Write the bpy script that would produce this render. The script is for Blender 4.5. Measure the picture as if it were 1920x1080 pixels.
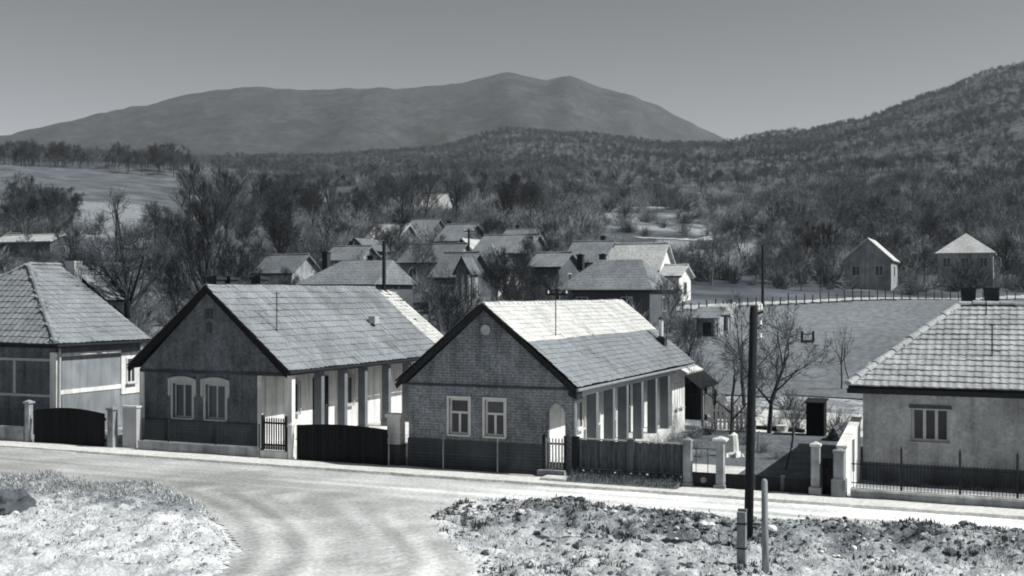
import bpy, math, random
from mathutils import Vector, Matrix, noise
for o in list(bpy.data.objects): bpy.data.objects.remove(o)
scene = bpy.context.scene
R = math.radians
# ------------------------------------------------------------------ camera
# world x runs along the street, y away from the street, camera 5.5 m above the road on the bank opposite
F, YAW, CAMH, HOR = 2180.0, R(23.3), 5.5, 550.0
CY, SY = math.cos(YAW), math.sin(YAW)
cam = bpy.data.cameras.new('camera'); camo = bpy.data.objects.new('camera', cam)
scene.collection.objects.link(camo); scene.camera = camo
camo.location = (0, 0, CAMH); camo.rotation_euler = (R(90), 0, YAW)
cam.sensor_width = 36; cam.lens = 36 * F / 1920; cam.shift_y = (HOR - 540) / 1920
cam.clip_start = 0.5; cam.clip_end = 20000
# ------------------------------------------------------------------ sky, sun, exposure
SUN_EL, SUN_AZ = R(47), R(7)          # SUN_AZ measured from +x towards +y
world = bpy.data.worlds.new('World'); scene.world = world; world.use_nodes = True
wn, wl = world.node_tree.nodes, world.node_tree.links
wn.clear()
wo = wn.new('ShaderNodeOutputWorld'); wb = wn.new('ShaderNodeBackground')
sk = wn.new('ShaderNodeTexSky'); sk.sky_type = 'NISHITA'; sk.sun_disc = False
sk.sun_elevation = SUN_EL; sk.sun_rotation = R(90) - SUN_AZ
sk.air_density = 1.0; sk.dust_density = 0.7; sk.ozone_density = 1.5; sk.altitude = 150
sp = wn.new('ShaderNodeSeparateColor')          # orthochromatic film: the sky as grey tone
mx = wn.new('ShaderNodeMath'); mx.operation = 'MULTIPLY_ADD'; mx.inputs[1].default_value = 1.0
mg = wn.new('ShaderNodeMath'); mg.operation = 'MULTIPLY'; mg.inputs[1].default_value = 0.0
tint = wn.new('ShaderNodeMix'); tint.data_type = 'RGBA'; tint.blend_type = 'MULTIPLY'; tint.inputs[0].default_value = 1
tint.inputs[7].default_value = (0.95, 1.0, 1.07, 1)
wl.new(sk.outputs[0], sp.inputs[0]); wl.new(sp.outputs[1], mg.inputs[0]); wl.new(sp.outputs[0], mx.inputs[0])
pwn = wn.new('ShaderNodeMath'); pwn.operation = 'POWER'; pwn.inputs[1].default_value = 1.5       # contrasty film
wl.new(mg.outputs[0], mx.inputs[2]); wl.new(mx.outputs[0], pwn.inputs[0]); wl.new(pwn.outputs[0], tint.inputs[6]); wl.new(tint.outputs[2], wb.inputs[0])
wb.inputs[1].default_value = 0.062
wl.new(wb.outputs[0], wo.inputs[0])
sl = bpy.data.lights.new('sun', 'SUN'); sl.energy = 5.0; sl.angle = R(0.5); sl.color = (1.0, 0.99, 0.94)
so = bpy.data.objects.new('sun', sl); scene.collection.objects.link(so)
sdir = Vector((math.cos(SUN_EL) * math.cos(SUN_AZ), math.cos(SUN_EL) * math.sin(SUN_AZ), math.sin(SUN_EL)))
so.rotation_euler = sdir.to_track_quat('Z', 'Y').to_euler(); so.location = (60, 20, 80)
vs = scene.view_settings; vs.view_transform = 'Standard'; vs.look = 'None'; vs.gamma = 1; vs.exposure = 0.2
vs.use_curve_mapping = False
scene.cycles.filter_width = 1.9; scene.cycles.max_bounces = 4; scene.cycles.diffuse_bounces = 2; scene.cycles.volume_bounces = 0; scene.cycles.transparent_max_bounces = 16
# ------------------------------------------------------------------ helpers
def ray(px, py):
    X = (px - 960) / F
    return X * CY - SY, X * SY + CY, (HOR - py) / F
def W(px, py, x=None, y=None, z=None, d=None):      # a point of the place seen at a photo position
    r = ray(px, py)
    t = d if d is not None else x / r[0] if x is not None else y / r[1] if y is not None else (z - CAMH) / r[2]
    return Vector((r[0] * t, r[1] * t, CAMH + r[2] * t))
def project(x, y, z):
    X = x * CY + y * SY; d = -x * SY + y * CY
    if abs(d) < 1e-3: d = 1e-3
    return 960 + F * X / d, HOR - F * (z - CAMH) / d, d
ORG = {}
def link(o): scene.collection.objects.link(o); return o
def tag(o, label=None, cat=None, group=None, kind=None):
    if label: o['label'] = label
    if cat: o['category'] = cat
    if group: o['group'] = group
    if kind: o['kind'] = kind
    return o
def thing(name, label, cat, loc=(0, 0, 0), group=None, rz=0):
    o = link(bpy.data.objects.new(name, None)); o.location = loc; o.rotation_euler = (0, 0, rz)
    o.empty_display_size = 0.2
    ORG[o] = Vector(loc); return tag(o, label, cat, group)
class MB:
    def __init__(s): s.v = []; s.f = []
    def add(s, vs, fs):
        b = len(s.v); s.v += [tuple(p) for p in vs]; s.f += [tuple(i + b for i in f) for f in fs]; return s
    def box(s, x0, x1, y0, y1, z0, z1):
        if x0 > x1: x0, x1 = x1, x0
        if y0 > y1: y0, y1 = y1, y0
        return s.add([(x0,y0,z0),(x1,y0,z0),(x1,y1,z0),(x0,y1,z0),(x0,y0,z1),(x1,y0,z1),(x1,y1,z1),(x0,y1,z1)],
                     [(0,3,2,1),(4,5,6,7),(0,1,5,4),(1,2,6,5),(2,3,7,6),(3,0,4,7)])
    def prism(s, pts, vec):                        # planar polygon swept along vec
        n = len(pts); vec = Vector(vec); P = [Vector(p) for p in pts]
        return s.add(P + [p + vec for p in P], [tuple(range(n))[::-1], tuple(range(n, 2*n))] + [(i, (i+1) % n, n + (i+1) % n, n + i) for i in range(n)])
    def tube(s, pts, rad, n=6, cap=True):
        pts = [Vector(p) for p in pts]; rings = []
        for i, p in enumerate(pts):
            t = (pts[min(i+1, len(pts)-1)] - pts[max(i-1, 0)]).normalized()
            a = t.orthogonal().normalized() if i == 0 else (A - t * A.dot(t)).normalized()
            A = a; b = t.cross(a); r = rad[i] if isinstance(rad, (list, tuple)) else rad
            rings.append([p + (a * math.cos(2*math.pi*k/n) + b * math.sin(2*math.pi*k/n)) * r for k in range(n)])
        vs = [q for r in rings for q in r]; fs = []
        for i in range(len(pts) - 1):
            for k in range(n): fs.append((i*n+k, i*n+(k+1) % n, (i+1)*n+(k+1) % n, (i+1)*n+k))
        if cap: fs += [tuple(range(n))[::-1], tuple((len(pts)-1)*n+k for k in range(n))]
        return s.add(vs, fs)
    def mesh(s, name, mat, off=None, smooth=False):
        m = bpy.data.meshes.new(name)
        v = s.v if off is None else [(p[0]-off[0], p[1]-off[1], p[2]-off[2]) for p in s.v]
        m.from_pydata(v, [], s.f); m.materials.append(M[mat] if isinstance(mat, str) else mat)
        if smooth: m.polygons.foreach_set('use_smooth', [True] * len(m.polygons))
        m.update(); return m
    def build(s, name, mat, parent=None, smooth=False, org=None):
        off = ORG[parent] if parent is not None else Vector(org or (0, 0, 0))
        o = link(bpy.data.objects.new(name, s.mesh(name, mat, off, smooth)))
        ORG[o] = off
        if parent is not None: o.parent = parent
        else: o.location = off
        return o
def inst(name, me, parent, mtx):                   # a copy sharing mesh data, mtx in world space
    o = link(bpy.data.objects.new(name, me)); o.parent = parent
    o.matrix_basis = Matrix.Translation(-ORG[parent]) @ mtx; return o
def on(mb, axis, pos, a0, a1, d0, d1, z0, z1):     # box on a wall: y-plane facing -y or x-plane facing +x
    if axis == 'y': mb.box(a0, a1, pos - d1, pos - d0, z0, z1)
    else: mb.box(pos + d0, pos + d1, a0, a1, z0, z1)
    return mb
# ------------------------------------------------------------------ materials
M = {}
TINT = (0.985, 1.0, 1.005)
def grey(v):                       # toned print: dark things lean blue, light things stay neutral
    t = max(0.0, 1 - v / 0.5)
    return (v * (0.99 - 0.13 * t), v, v * (0.985 + 0.18 * t), 1)
STREAK = ('plaster_grey', 'brick_grey', 'plaster_white', 'plaster_panel', 'stucco_house3', 'plaster_plinth', 'plinth_dark', 'concrete', 'concrete_pale', 'wall_far', 'wall_far_white')
COURSES = ('roof_far_dark', 'roof_far_mid', 'roof_far_pale', 'roof_far_white')
def mat(name, base, var=0.25, scale=3.0, rough=0.9, bump=0.0, bscale=40.0, fine=0.15, fscale=30.0, objrand=0.0, stretch=(1, 1, 1), spec=0.2, metal=0, island=0.0, spots=None):
    m = bpy.data.materials.new(name); m.use_nodes = True; nt = m.node_tree; N, L = nt.nodes, nt.links
    p = N['Principled BSDF']; p.inputs['Roughness'].default_value = rough; p.inputs['Specular IOR Level'].default_value = spec
    p.inputs['Metallic'].default_value = metal
    tc = N.new('ShaderNodeTexCoord'); mp = N.new('ShaderNodeMapping'); mp.inputs['Scale'].default_value = stretch
    geo = N.new('ShaderNodeNewGeometry')
    L.new(geo.outputs['Position'], mp.inputs[0])
    def noisef(sc, det):
        n = N.new('ShaderNodeTexNoise'); n.inputs['Scale'].default_value = sc; n.inputs['Detail'].default_value = det
        L.new(mp.outputs[0], n.inputs[0]); return n.outputs[0]
    def mapr(src, a, b, lo=0.3, hi=0.7):
        r = N.new('ShaderNodeMapRange'); r.inputs[1].default_value = lo; r.inputs[2].default_value = hi
        r.inputs[3].default_value = a; r.inputs[4].default_value = b; L.new(src, r.inputs[0]); return r.outputs[0]
    def mul(a, b):
        x = N.new('ShaderNodeMath'); x.operation = 'MULTIPLY'; L.new(a, x.inputs[0]); L.new(b, x.inputs[1]); return x.outputs[0]
    f = mapr(noisef(scale, 4), 1 - var, 1 + var)
    if fine: f = mul(f, mapr(noisef(fscale, 3), 1 - fine, 1 + fine))
    if objrand:
        oi = N.new('ShaderNodeObjectInfo'); f = mul(f, mapr(oi.outputs['Random'], 1 - objrand, 1 + objrand, 0, 1))
    if name in STREAK:                 # rain streaks and large patches of repair
        mp2 = N.new('ShaderNodeMapping'); mp2.inputs['Scale'].default_value = (2.6, 2.6, 0.22); L.new(geo.outputs['Position'], mp2.inputs[0])
        n2 = N.new('ShaderNodeTexNoise'); n2.inputs['Scale'].default_value = 1.6; n2.inputs['Detail'].default_value = 5; L.new(mp2.outputs[0], n2.inputs[0])
        f = mul(f, mapr(n2.outputs[0], 1.12, 0.72, 0.45, 0.72)); f = mul(f, mapr(noisef(0.7, 6), 0.78, 1.14, 0.35, 0.65))
    if island: f = mul(f, mapr(geo.outputs['Random Per Island'], 1 - island, 1 + island, 0, 1))
    if spots: f = mul(f, mapr(noisef(spots[0], 2), 1.0, spots[1], spots[2], spots[2] + 0.06))
    if name in COURSES:
        sx = N.new('ShaderNodeSeparateXYZ'); L.new(geo.outputs['Position'], sx.inputs[0])
        w = N.new('ShaderNodeMath'); w.operation = 'MULTIPLY'; w.inputs[1].default_value = 4.6; L.new(sx.outputs[2], w.inputs[0])
        fr = N.new('ShaderNodeMath'); fr.operation = 'FRACT'; L.new(w.outputs[0], fr.inputs[0]); f = mul(f, mapr(fr.outputs[0], 0.72, 1.05, 0.0, 0.35))
        f = mul(f, mapr(noisef(4.5, 2), 0.75, 1.25))
    c = N.new('ShaderNodeMix'); c.data_type = 'RGBA'; c.blend_type = 'MULTIPLY'; c.inputs[0].default_value = 1
    c.inputs[6].default_value = grey(base); L.new(f, c.inputs[7]); L.new(c.outputs[2], p.inputs['Base Color'])
    if bump:
        b = N.new('ShaderNodeBump'); b.inputs['Strength'].default_value = min(1, bump); b.inputs['Distance'].default_value = 0.02 * max(1, bump)
        L.new(noisef(bscale, 4), b.inputs['Height']); L.new(b.outputs[0], p.inputs['Normal'])
    M[name] = m; return m
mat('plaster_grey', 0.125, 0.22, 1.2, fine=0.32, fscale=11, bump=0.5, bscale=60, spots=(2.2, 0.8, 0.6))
mat('plaster_plinth', 0.06, 0.25, 1.5, bump=0.4, bscale=50)
mat('plaster_white', 0.70, 0.08, 1.5, bump=0.2, bscale=60, fine=0.06, spots=(1.7, 0.85, 0.62))
mat('plaster_pale', 0.50, 0.12, 1.0, bump=0.4, bscale=60)
mat('post_grey', 0.17, 0.15, 2, bump=0.3, bscale=60)
mat('plaster_mid', 0.42, 0.12, 1.2, bump=0.4, bscale=60)
mat('plaster_panel', 0.24, 0.10, 1.2, bump=0.4, bscale=60)
mat('stucco_house3', 0.48, 0.16, 0.8, fine=0.2, fscale=11, bump=0.8, bscale=45, spots=(0.9, 0.86, 0.58))
mat('plinth_dark', 0.12, 0.25, 1.5, bump=0.4, bscale=50)
mat('trim_white', 0.62, 0.08, 4, rough=0.6, fine=0.05)
mat('trim_pale', 0.42, 0.1, 4, rough=0.7)
mat('wood_dark', 0.022, 0.35, 3, stretch=(4, 4, 0.6), bump=0.3, objrand=0.35)
mat('slat_wood', 0.085, 0.4, 4, stretch=(4, 4, 0.8), bump=0.3, objrand=0.3)
mat('wood_black', 0.010, 0.3, 3, stretch=(4, 4, 0.6), bump=0.3, objrand=0.3)
mat('wood_mid', 0.09, 0.3, 3, stretch=(4, 4, 0.6), bump=0.3, objrand=0.2)
mat('wood_weathered', 0.28, 0.3, 3, stretch=(4, 4, 0.6), bump=0.4)
mat('pole_wood', 0.02, 0.6, 5, stretch=(4, 4, 0.4), bump=0.5)
mat('metal_dark', 0.02, 0.2, 6, rough=0.6, fine=0)
mat('metal_grey', 0.25, 0.2, 6, rough=0.5, fine=0)
mat('porcelain', 0.85, 0.03, 6, rough=0.2, fine=0, spec=0.5)
mat('concrete', 0.30, 0.2, 2.5, bump=0.7, bscale=50, spots=(3, 0.8, 0.6))
mat('concrete_pale', 0.55, 0.15, 2.5, bump=0.5, bscale=50)
mat('brick_dark', 0.04, 0.3, 8, bump=0.6, bscale=30)
mat('roof_under', 0.03, 0.2, 3)
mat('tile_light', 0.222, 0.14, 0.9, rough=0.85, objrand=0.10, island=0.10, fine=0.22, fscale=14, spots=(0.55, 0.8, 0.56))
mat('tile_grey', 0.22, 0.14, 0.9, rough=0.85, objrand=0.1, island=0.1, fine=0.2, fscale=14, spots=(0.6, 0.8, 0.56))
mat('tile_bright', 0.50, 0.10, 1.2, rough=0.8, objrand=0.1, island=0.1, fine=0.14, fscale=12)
mat('tile_old', 0.2, 0.25, 0.8, rough=0.9, objrand=0.2, island=0.2, fine=0.2)
mat('tile_house3', 0.34, 0.16, 0.9, rough=0.85, objrand=0.13, island=0.13, fine=0.25, fscale=14)
mat('roof_far_dark', 0.135, 0.2, 0.6, bump=0.8, bscale=5)
mat('roof_far_mid', 0.18, 0.2, 0.6, bump=0.8, bscale=5)
mat('roof_far_pale', 0.40, 0.15, 0.6, bump=0.8, bscale=5)
mat('roof_far_white', 0.48, 0.12, 0.6, bump=0.6, bscale=5)
mat('wall_far', 0.30, 0.2, 0.7)
mat('wall_far_dark', 0.10, 0.2, 0.7)
mat('wall_far_white', 0.72, 0.08, 0.7)
mat('bark', 0.045, 0.35, 6, bump=0.8, bscale=25, objrand=0.2)
mat('bark_pale', 0.16, 0.35, 6, bump=0.6, bscale=25, objrand=0.2)
mat('twig', 0.05, 0.3, 1.0, fine=0, objrand=0.3)
mat('twig_pale', 0.15, 0.3, 1.0, fine=0, objrand=0.3)
mat('twig_far', 0.095, 0.38, 0.02, fine=0, objrand=0.28)
mat('shrub', 0.10, 0.35, 1.0, fine=0, objrand=0.35)
mat('shrub_pale', 0.28, 0.35, 1.0, fine=0, objrand=0.3)
mat('grass_blade', 0.32, 0.4, 1.2, fine=0, island=0.5)
mat('grass_dark', 0.07, 0.4, 1.2, fine=0, island=0.5)
mat('grass_pale', 0.5, 0.3, 1.2, fine=0, island=0.35)
mat('clod_dark', 0.10, 0.4, 2, island=0.5, fine=0.3)
mat('clod_pale', 0.5, 0.25, 2, island=0.4, fine=0.2)
mat('clod_mid', 0.33, 0.3, 2, island=0.45, fine=0.2)
mat('stone', 0.62, 0.2, 4, bump=0.6, bscale=25, objrand=0.25)
mat('rock_dark', 0.09, 0.3, 3, bump=0.8, bscale=12)
mat('mountain', 0.045, 0.35, 0.012, fine=0.4, fscale=0.06, bump=0)
mat('cloth', 0.75, 0.05, 5, fine=0)
mat('wire', 0.10, 0.2, 3, fine=0, rough=0.5)
mat('pavement', 0.60, 0.12, 1.2, fine=0.2, fscale=9, bump=0.8, bscale=14)
mat('yard', 0.26, 0.25, 0.8, fine=0.3, fscale=8, bump=1.0, bscale=12)
mat('yard_dark', 0.12, 0.3, 0.9, fine=0.4, fscale=9, bump=1.0, bscale=12)
mat('yard_pale', 0.58, 0.15, 0.9, fine=0.2, fscale=9, bump=0.6, bscale=12)
mat('field', 0.16, 0.22, 0.07, fine=0.30, fscale=2.2, stretch=(1, 0.4, 1), bump=0.6, bscale=4)
mat('track', 0.42, 0.2, 0.4, fine=0.3, fscale=2)
def glass():
    m = bpy.data.materials.new('glass'); m.use_nodes = True; p = m.node_tree.nodes['Principled BSDF']
    p.inputs['Base Color'].default_value = grey(0.02); p.inputs['Roughness'].default_value = 0.12; p.inputs['Specular IOR Level'].default_value = 0.5
    N, L = m.node_tree.nodes, m.node_tree.links; oi = N.new('ShaderNodeObjectInfo'); r = N.new('ShaderNodeMapRange'); r.inputs[3].default_value = 0.012; r.inputs[4].default_value = 0.07; L.new(oi.outputs['Random'], r.inputs[0])
    c = N.new('ShaderNodeMix'); c.data_type = 'RGBA'; c.blend_type = 'MULTIPLY'; c.inputs[0].default_value = 1; c.inputs[6].default_value = (.85, 1, 1.2, 1); L.new(r.outputs[0], c.inputs[7]); L.new(c.outputs[2], p.inputs['Base Color'])
    M['glass'] = m
glass()
def brickwall():
    m = mat('brick_grey', 0.185, 0.2, 1.0, fine=0.35, fscale=16, spots=(1.6, 0.82, 0.57)); nt = m.node_tree; N, L = nt.nodes, nt.links
    p = N['Principled BSDF']; geo = next(n for n in N if n.bl_idname == 'ShaderNodeNewGeometry')
    sx = N.new('ShaderNodeSeparateXYZ'); L.new(geo.outputs['Position'], sx.inputs[0])
    cx = N.new('ShaderNodeCombineXYZ'); L.new(sx.outputs[0], cx.inputs[0]); L.new(sx.outputs[2], cx.inputs[1])
    bt = N.new('ShaderNodeTexBrick'); bt.inputs['Scale'].default_value = 1; bt.inputs['Brick Width'].default_value = 0.29; bt.inputs['Row Height'].default_value = 0.085
    bt.inputs['Mortar Size'].default_value = 0.013; bt.inputs['Color1'].default_value = (0.88, 0.88, 0.88, 1); bt.inputs['Color2'].default_value = (1.06, 1.06, 1.06, 1); bt.inputs['Mortar'].default_value = (1.42, 1.42, 1.42, 1)
    L.new(cx.outputs[0], bt.inputs[0])
    old = p.inputs['Base Color'].links[0].from_socket
    c = N.new('ShaderNodeMix'); c.data_type = 'RGBA'; c.blend_type = 'MULTIPLY'; c.inputs[0].default_value = 1
    L.new(old, c.inputs[6]); L.new(bt.outputs[0], c.inputs[7]); L.new(c.outputs[2], p.inputs['Base Color'])
    b = N.new('ShaderNodeBump'); b.inputs['Distance'].default_value = 0.01; b.inputs['Strength'].default_value = 0.6; b.invert = True
    L.new(bt.outputs['Fac'], b.inputs['Height']); L.new(b.outputs[0], p.inputs['Normal'])
brickwall()
def groundmat(name, cols, pos_patches=None):
    """several surface tones (dark turf, grass, dry grass, bare pale soil) mixed by noise of different sizes"""
    m = bpy.data.materials.new(name); m.use_nodes = True; nt = m.node_tree; N, L = nt.nodes, nt.links
    p = N['Principled BSDF']; p.inputs['Roughness'].default_value = 0.95; p.inputs['Specular IOR Level'].default_value = 0.1
    geo = N.new('ShaderNodeNewGeometry')
    def noisef(sc, det, st=(1, 1, 1)):
        mp = N.new('ShaderNodeMapping'); mp.inputs['Scale'].default_value = st; L.new(geo.outputs['Position'], mp.inputs[0])
        n = N.new('ShaderNodeTexNoise'); n.inputs['Scale'].default_value = sc; n.inputs['Detail'].default_value = det; L.new(mp.outputs[0], n.inputs[0]); return n.outputs[0]
    def ramp(src, lo, hi, a=0.0, b=1.0):
        r = N.new('ShaderNodeMapRange'); r.inputs[1].default_value = lo; r.inputs[2].default_value = hi; r.inputs[3].default_value = a; r.inputs[4].default_value = b; L.new(src, r.inputs[0]); return r.outputs[0]
    def val(x):
        v = N.new('ShaderNodeValue'); v.outputs[0].default_value = x; return v.outputs[0]
    def mixv(f, a, b):
        x = N.new('ShaderNodeMix'); L.new(f, x.inputs[0]); L.new(a, x.inputs[2]); L.new(b, x.inputs[3]); return x.outputs[0]
    base = val(cols[0])
    for c, sc, lo, hi in cols[1]:
        base = mixv(ramp(noisef(sc, 5), lo, hi), base, val(c))
    att = N.new('ShaderNodeAttribute'); att.attribute_name = 'surface'
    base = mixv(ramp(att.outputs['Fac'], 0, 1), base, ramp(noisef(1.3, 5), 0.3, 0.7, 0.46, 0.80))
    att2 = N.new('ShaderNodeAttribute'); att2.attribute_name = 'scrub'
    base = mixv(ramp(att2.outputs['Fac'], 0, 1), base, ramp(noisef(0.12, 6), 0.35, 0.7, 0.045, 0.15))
    x = N.new('ShaderNodeMath'); x.operation = 'MULTIPLY'; L.new(base, x.inputs[0]); L.new(ramp(noisef(16, 3), 0.3, 0.7, 0.7, 1.3), x.inputs[1])
    c = N.new('ShaderNodeCombineColor')
    for i, ex in enumerate((1.06, 1.0, 0.94)):
        pw = N.new('ShaderNodeMath'); pw.operation = 'POWER'; pw.inputs[1].default_value = ex; L.new(x.outputs[0], pw.inputs[0]); L.new(pw.outputs[0], c.inputs[i])
    L.new(c.outputs[0], p.inputs['Base Color'])
    b = N.new('ShaderNodeBump'); b.inputs['Distance'].default_value = 0.06; b.inputs['Strength'].default_value = 0.9
    L.new(noisef(9, 5), b.inputs['Height']); L.new(b.outputs[0], p.inputs['Normal'])
    M[name] = m
groundmat('ground', (0.26, [(0.15, 0.5, 0.45, 0.62), (0.44, 1.7, 0.5, 0.62), (0.08, 3.5, 0.60, 0.70)]))
def roadmat():
    m = mat('dirt_road', 0.43, 0.16, 0.5, fine=0.22, fscale=9, bump=1.0, bscale=10, spots=(0.22, 1.2, 0.50)); nt = m.node_tree; N, L = nt.nodes, nt.links
    p = N['Principled BSDF']; geo = next(n for n in N if n.bl_idname == 'ShaderNodeNewGeometry')
    n = N.new('ShaderNodeAttribute'); n.attribute_name = 'wear'
    r = N.new('ShaderNodeMapRange'); r.inputs[1].default_value = -0.6; r.inputs[2].default_value = 0.6; r.inputs[3].default_value = 0.68; r.inputs[4].default_value = 1.18; L.new(n.outputs['Fac'], r.inputs[0])
    # the right-hand stretch of the street is whiter, dustier gravel
    sx = N.new('ShaderNodeSeparateXYZ'); L.new(geo.outputs['Position'], sx.inputs[0])
    r2 = N.new('ShaderNodeMapRange'); r2.inputs[1].default_value = -20; r2.inputs[2].default_value = -8; r2.inputs[3].default_value = 0.85; r2.inputs[4].default_value = 1.6; L.new(sx.outputs[0], r2.inputs[0])
    r3 = N.new('ShaderNodeMapRange'); r3.inputs[1].default_value = 23.5; r3.inputs[2].default_value = 29; r3.inputs[3].default_value = 0.86; r3.inputs[4].default_value = 1.0; L.new(sx.outputs[1], r3.inputs[0])
    x0 = N.new('ShaderNodeMath'); x0.operation = 'MULTIPLY'; L.new(r2.outputs[0], x0.inputs[0]); L.new(r3.outputs[0], x0.inputs[1])
    x = N.new('ShaderNodeMath'); x.operation = 'MULTIPLY'; L.new(r.outputs[0], x.inputs[0]); L.new(x0.outputs[0], x.inputs[1])
    old = p.inputs['Base Color'].links[0].from_socket
    c = N.new('ShaderNodeMix'); c.data_type = 'RGBA'; c.blend_type = 'MULTIPLY'; c.inputs[0].default_value = 1
    L.new(old, c.inputs[6]); L.new(x.outputs[0], c.inputs[7]); L.new(c.outputs[2], p.inputs['Base Color'])
roadmat()
# ------------------------------------------------------------------ terrain
COLS = [-150, 22, 200, 400, 600, 800, 960, 1100, 1250, 1350, 1500, 1600, 1750, 1893, 2100]
PYT = {
 150: [480,480,485,490,490,490,492,497,505,510,521,522,527,531,531],
 220: [410,412,425,435,432,428,430,440,448,455,460,460,455,450,440],
 320: [345,350,365,385,388,385,390,395,400,405,410,405,395,380,350],
 450: [318,320,330,345,350,350,350,352,360,365,360,350,335,310,270],
 650: [305,306,312,320,325,325,318,312,318,320,305,290,265,230,180],
 950: [298,298,300,304,305,294,268,272,284,284,268,250,208,160,100],
 1250:[297,297,298,302,302,286,250,262,278,274,256,235,186,132,66],
 1700:[330,330,330,330,330,310,300,305,315,315,300,290,240,190,120]}
def lerp(a, b, t): return a + (b - a) * t
def smooth(t): t = max(0, min(1, t)); return t * t * (3 - 2 * t)
PHI = [math.atan((c - 960) / F) for c in COLS]
DS = [2, 8, 20, 45, 70, 100] + sorted(PYT)
NEAR = {2: 3.9, 8: 2.5, 20: 0, 45: 0, 70: 1.35, 100: 3.7}
def zcol(i, k):
    d = DS[k]
    if d in NEAR: return NEAR[d]
    return CAMH + (HOR - PYT[d][i]) / F * d
ZT = [[zcol(i, k) for k in range(len(DS))] for i in range(len(COLS))]
def pchip(zs, d):
    if d <= DS[0]: return zs[0]
    if d >= DS[-1]: return zs[-1]
    k = max(i for i in range(len(DS)) if DS[i] <= d); k = min(k, len(DS) - 2)
    def sl(i): return (zs[i+1] - zs[i]) / (DS[i+1] - DS[i])
    def m(i):
        if i == 0 or i == len(DS) - 1: return 0
        a, b = sl(i-1), sl(i)
        return 0 if a * b <= 0 else 2 * a * b / (a + b)
    h = DS[k+1] - DS[k]; t = (d - DS[k]) / h
    return (2*t**3-3*t*t+1)*zs[k] + (t**3-2*t*t+t)*h*m(k) + (-2*t**3+3*t*t)*zs[k+1] + (t**3-t*t)*h*m(k+1)
def road_edge_near(x):            # y of the street's near edge
    t = [(-90, 25.6), (-28, 26.4), (-22.6, 26.1), (-13.2, 27.0), (-11.3, 28.1), (-6, 27.7), (0, 28.7), (60, 29)]
    for (a, ya), (b, yb) in zip(t, t[1:]):
        if a <= x <= b: return lerp(ya, yb, (x - a) / (b - a))
    return 27
LANE_L = [(-23.2, 26.4), (-21.0, 25.4), (-18.9, 24.0), (-17.2, 22.6), (-15.6, 20.9), (-14.6, 19.4), (-12.8, 15), (-11, 10)]
LANE_R = [(-12.6, 27.5), (-13.3, 26.3), (-13.0, 25.2), (-12.0, 23.9), (-10.9, 22.6), (-9.7, 21.1), (-7.6, 15), (-6.0, 10)]
def lane_x(tab, y):
    for (xa, ya), (xb, yb) in zip(tab, tab[1:]):
        if yb <= y <= ya: return lerp(xa, xb, (ya - y) / (ya - yb + 1e-6))
    return tab[0][0] if y > tab[0][1] else tab[-1][0]
def road_dist(x, y):              # > 0 inside a roadway, metres to its edge
    e = 0.28 * noise.noise(Vector((x * 0.9, y * 0.9, 3.1))) + 0.12 * noise.noise(Vector((x * 3, y * 3, 7)))
    s = min(y - road_edge_near(x), 31.75 - y)
    l = -9
    if y < 27.3: l = min(x - lane_x(LANE_L, y), lane_x(LANE_R, y) - x)
    return max(s, l) + e
def terrain0(x, y):
    fwd = -x * SY + y * CY; lat = x * CY + y * SY
    phi = math.atan2(lat, fwd); r = math.hypot(lat, fwd)
    p = max(PHI[0], min(PHI[-1], phi)); d = r * math.cos(p)
    i = max(k for k in range(len(PHI)) if PHI[k] <= p + 1e-9); i = min(i, len(PHI) - 2)
    t = smooth((p - PHI[i]) / (PHI[i+1] - PHI[i])) * 0.5 + 0.5 * (p - PHI[i]) / (PHI[i+1] - PHI[i])
    return lerp(pchip(ZT[i], d), pchip(ZT[i+1], d), t), d
def terrain(x, y, detail=True):
    z, d = terrain0(x, y)
    if d > 48 and detail:
        a = smooth((d - 48) / 60)
        z += a * (noise.noise(Vector((x/30, y/30, 0))) * 0.7)
        if d > 200:
            b = smooth((d - 200) / 300)
            z += b * (noise.noise(Vector((x/90, y/90, 5))) * 5 + noise.noise(Vector((x/40, y/40, 9))) * 2.0)
    if d < 40 and y < 31.0:
        rd = road_dist(x, y)
        if rd < 0:
            k = smooth(min(1, -rd / 0.9))
            z += k * (0.16 + 0.16 * noise.noise(Vector((x * 0.8, y * 0.8, 1))) + 0.10 * noise.noise(Vector((x * 2.4, y * 2.4, 2))) + 0.11 * noise.noise(Vector((x * 5, y * 5, 4))) + 0.05 * noise.noise(Vector((x * 11, y * 11, 4))))
            if x > -13 and y > 20:                # the right-hand verge falls to a shallow ditch
                z += k * (0.12 - 0.35 * smooth((27.0 - y) / 2.5) * smooth((y - 20) / 2))
            if x < -16: z += 0.30 * k * math.exp(-((x + 21) ** 2 / 14 + (y - 22.5) ** 2 / 5))
        else:
            z += 0.02 * noise.noise(Vector((x * 1.5, y * 1.5, 8))) - 0.03
            if y < 27.6:                          # wheel ruts that swing out of the lane
                c = (x - lane_x(LANE_L, y)) / max(2, lane_x(LANE_R, y) - lane_x(LANE_L, y))
                z += 0.045 * smooth((27.6 - y) / 1.2) * noise.noise(Vector((c * 13, y * 0.2, 6)))
    return z
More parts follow.
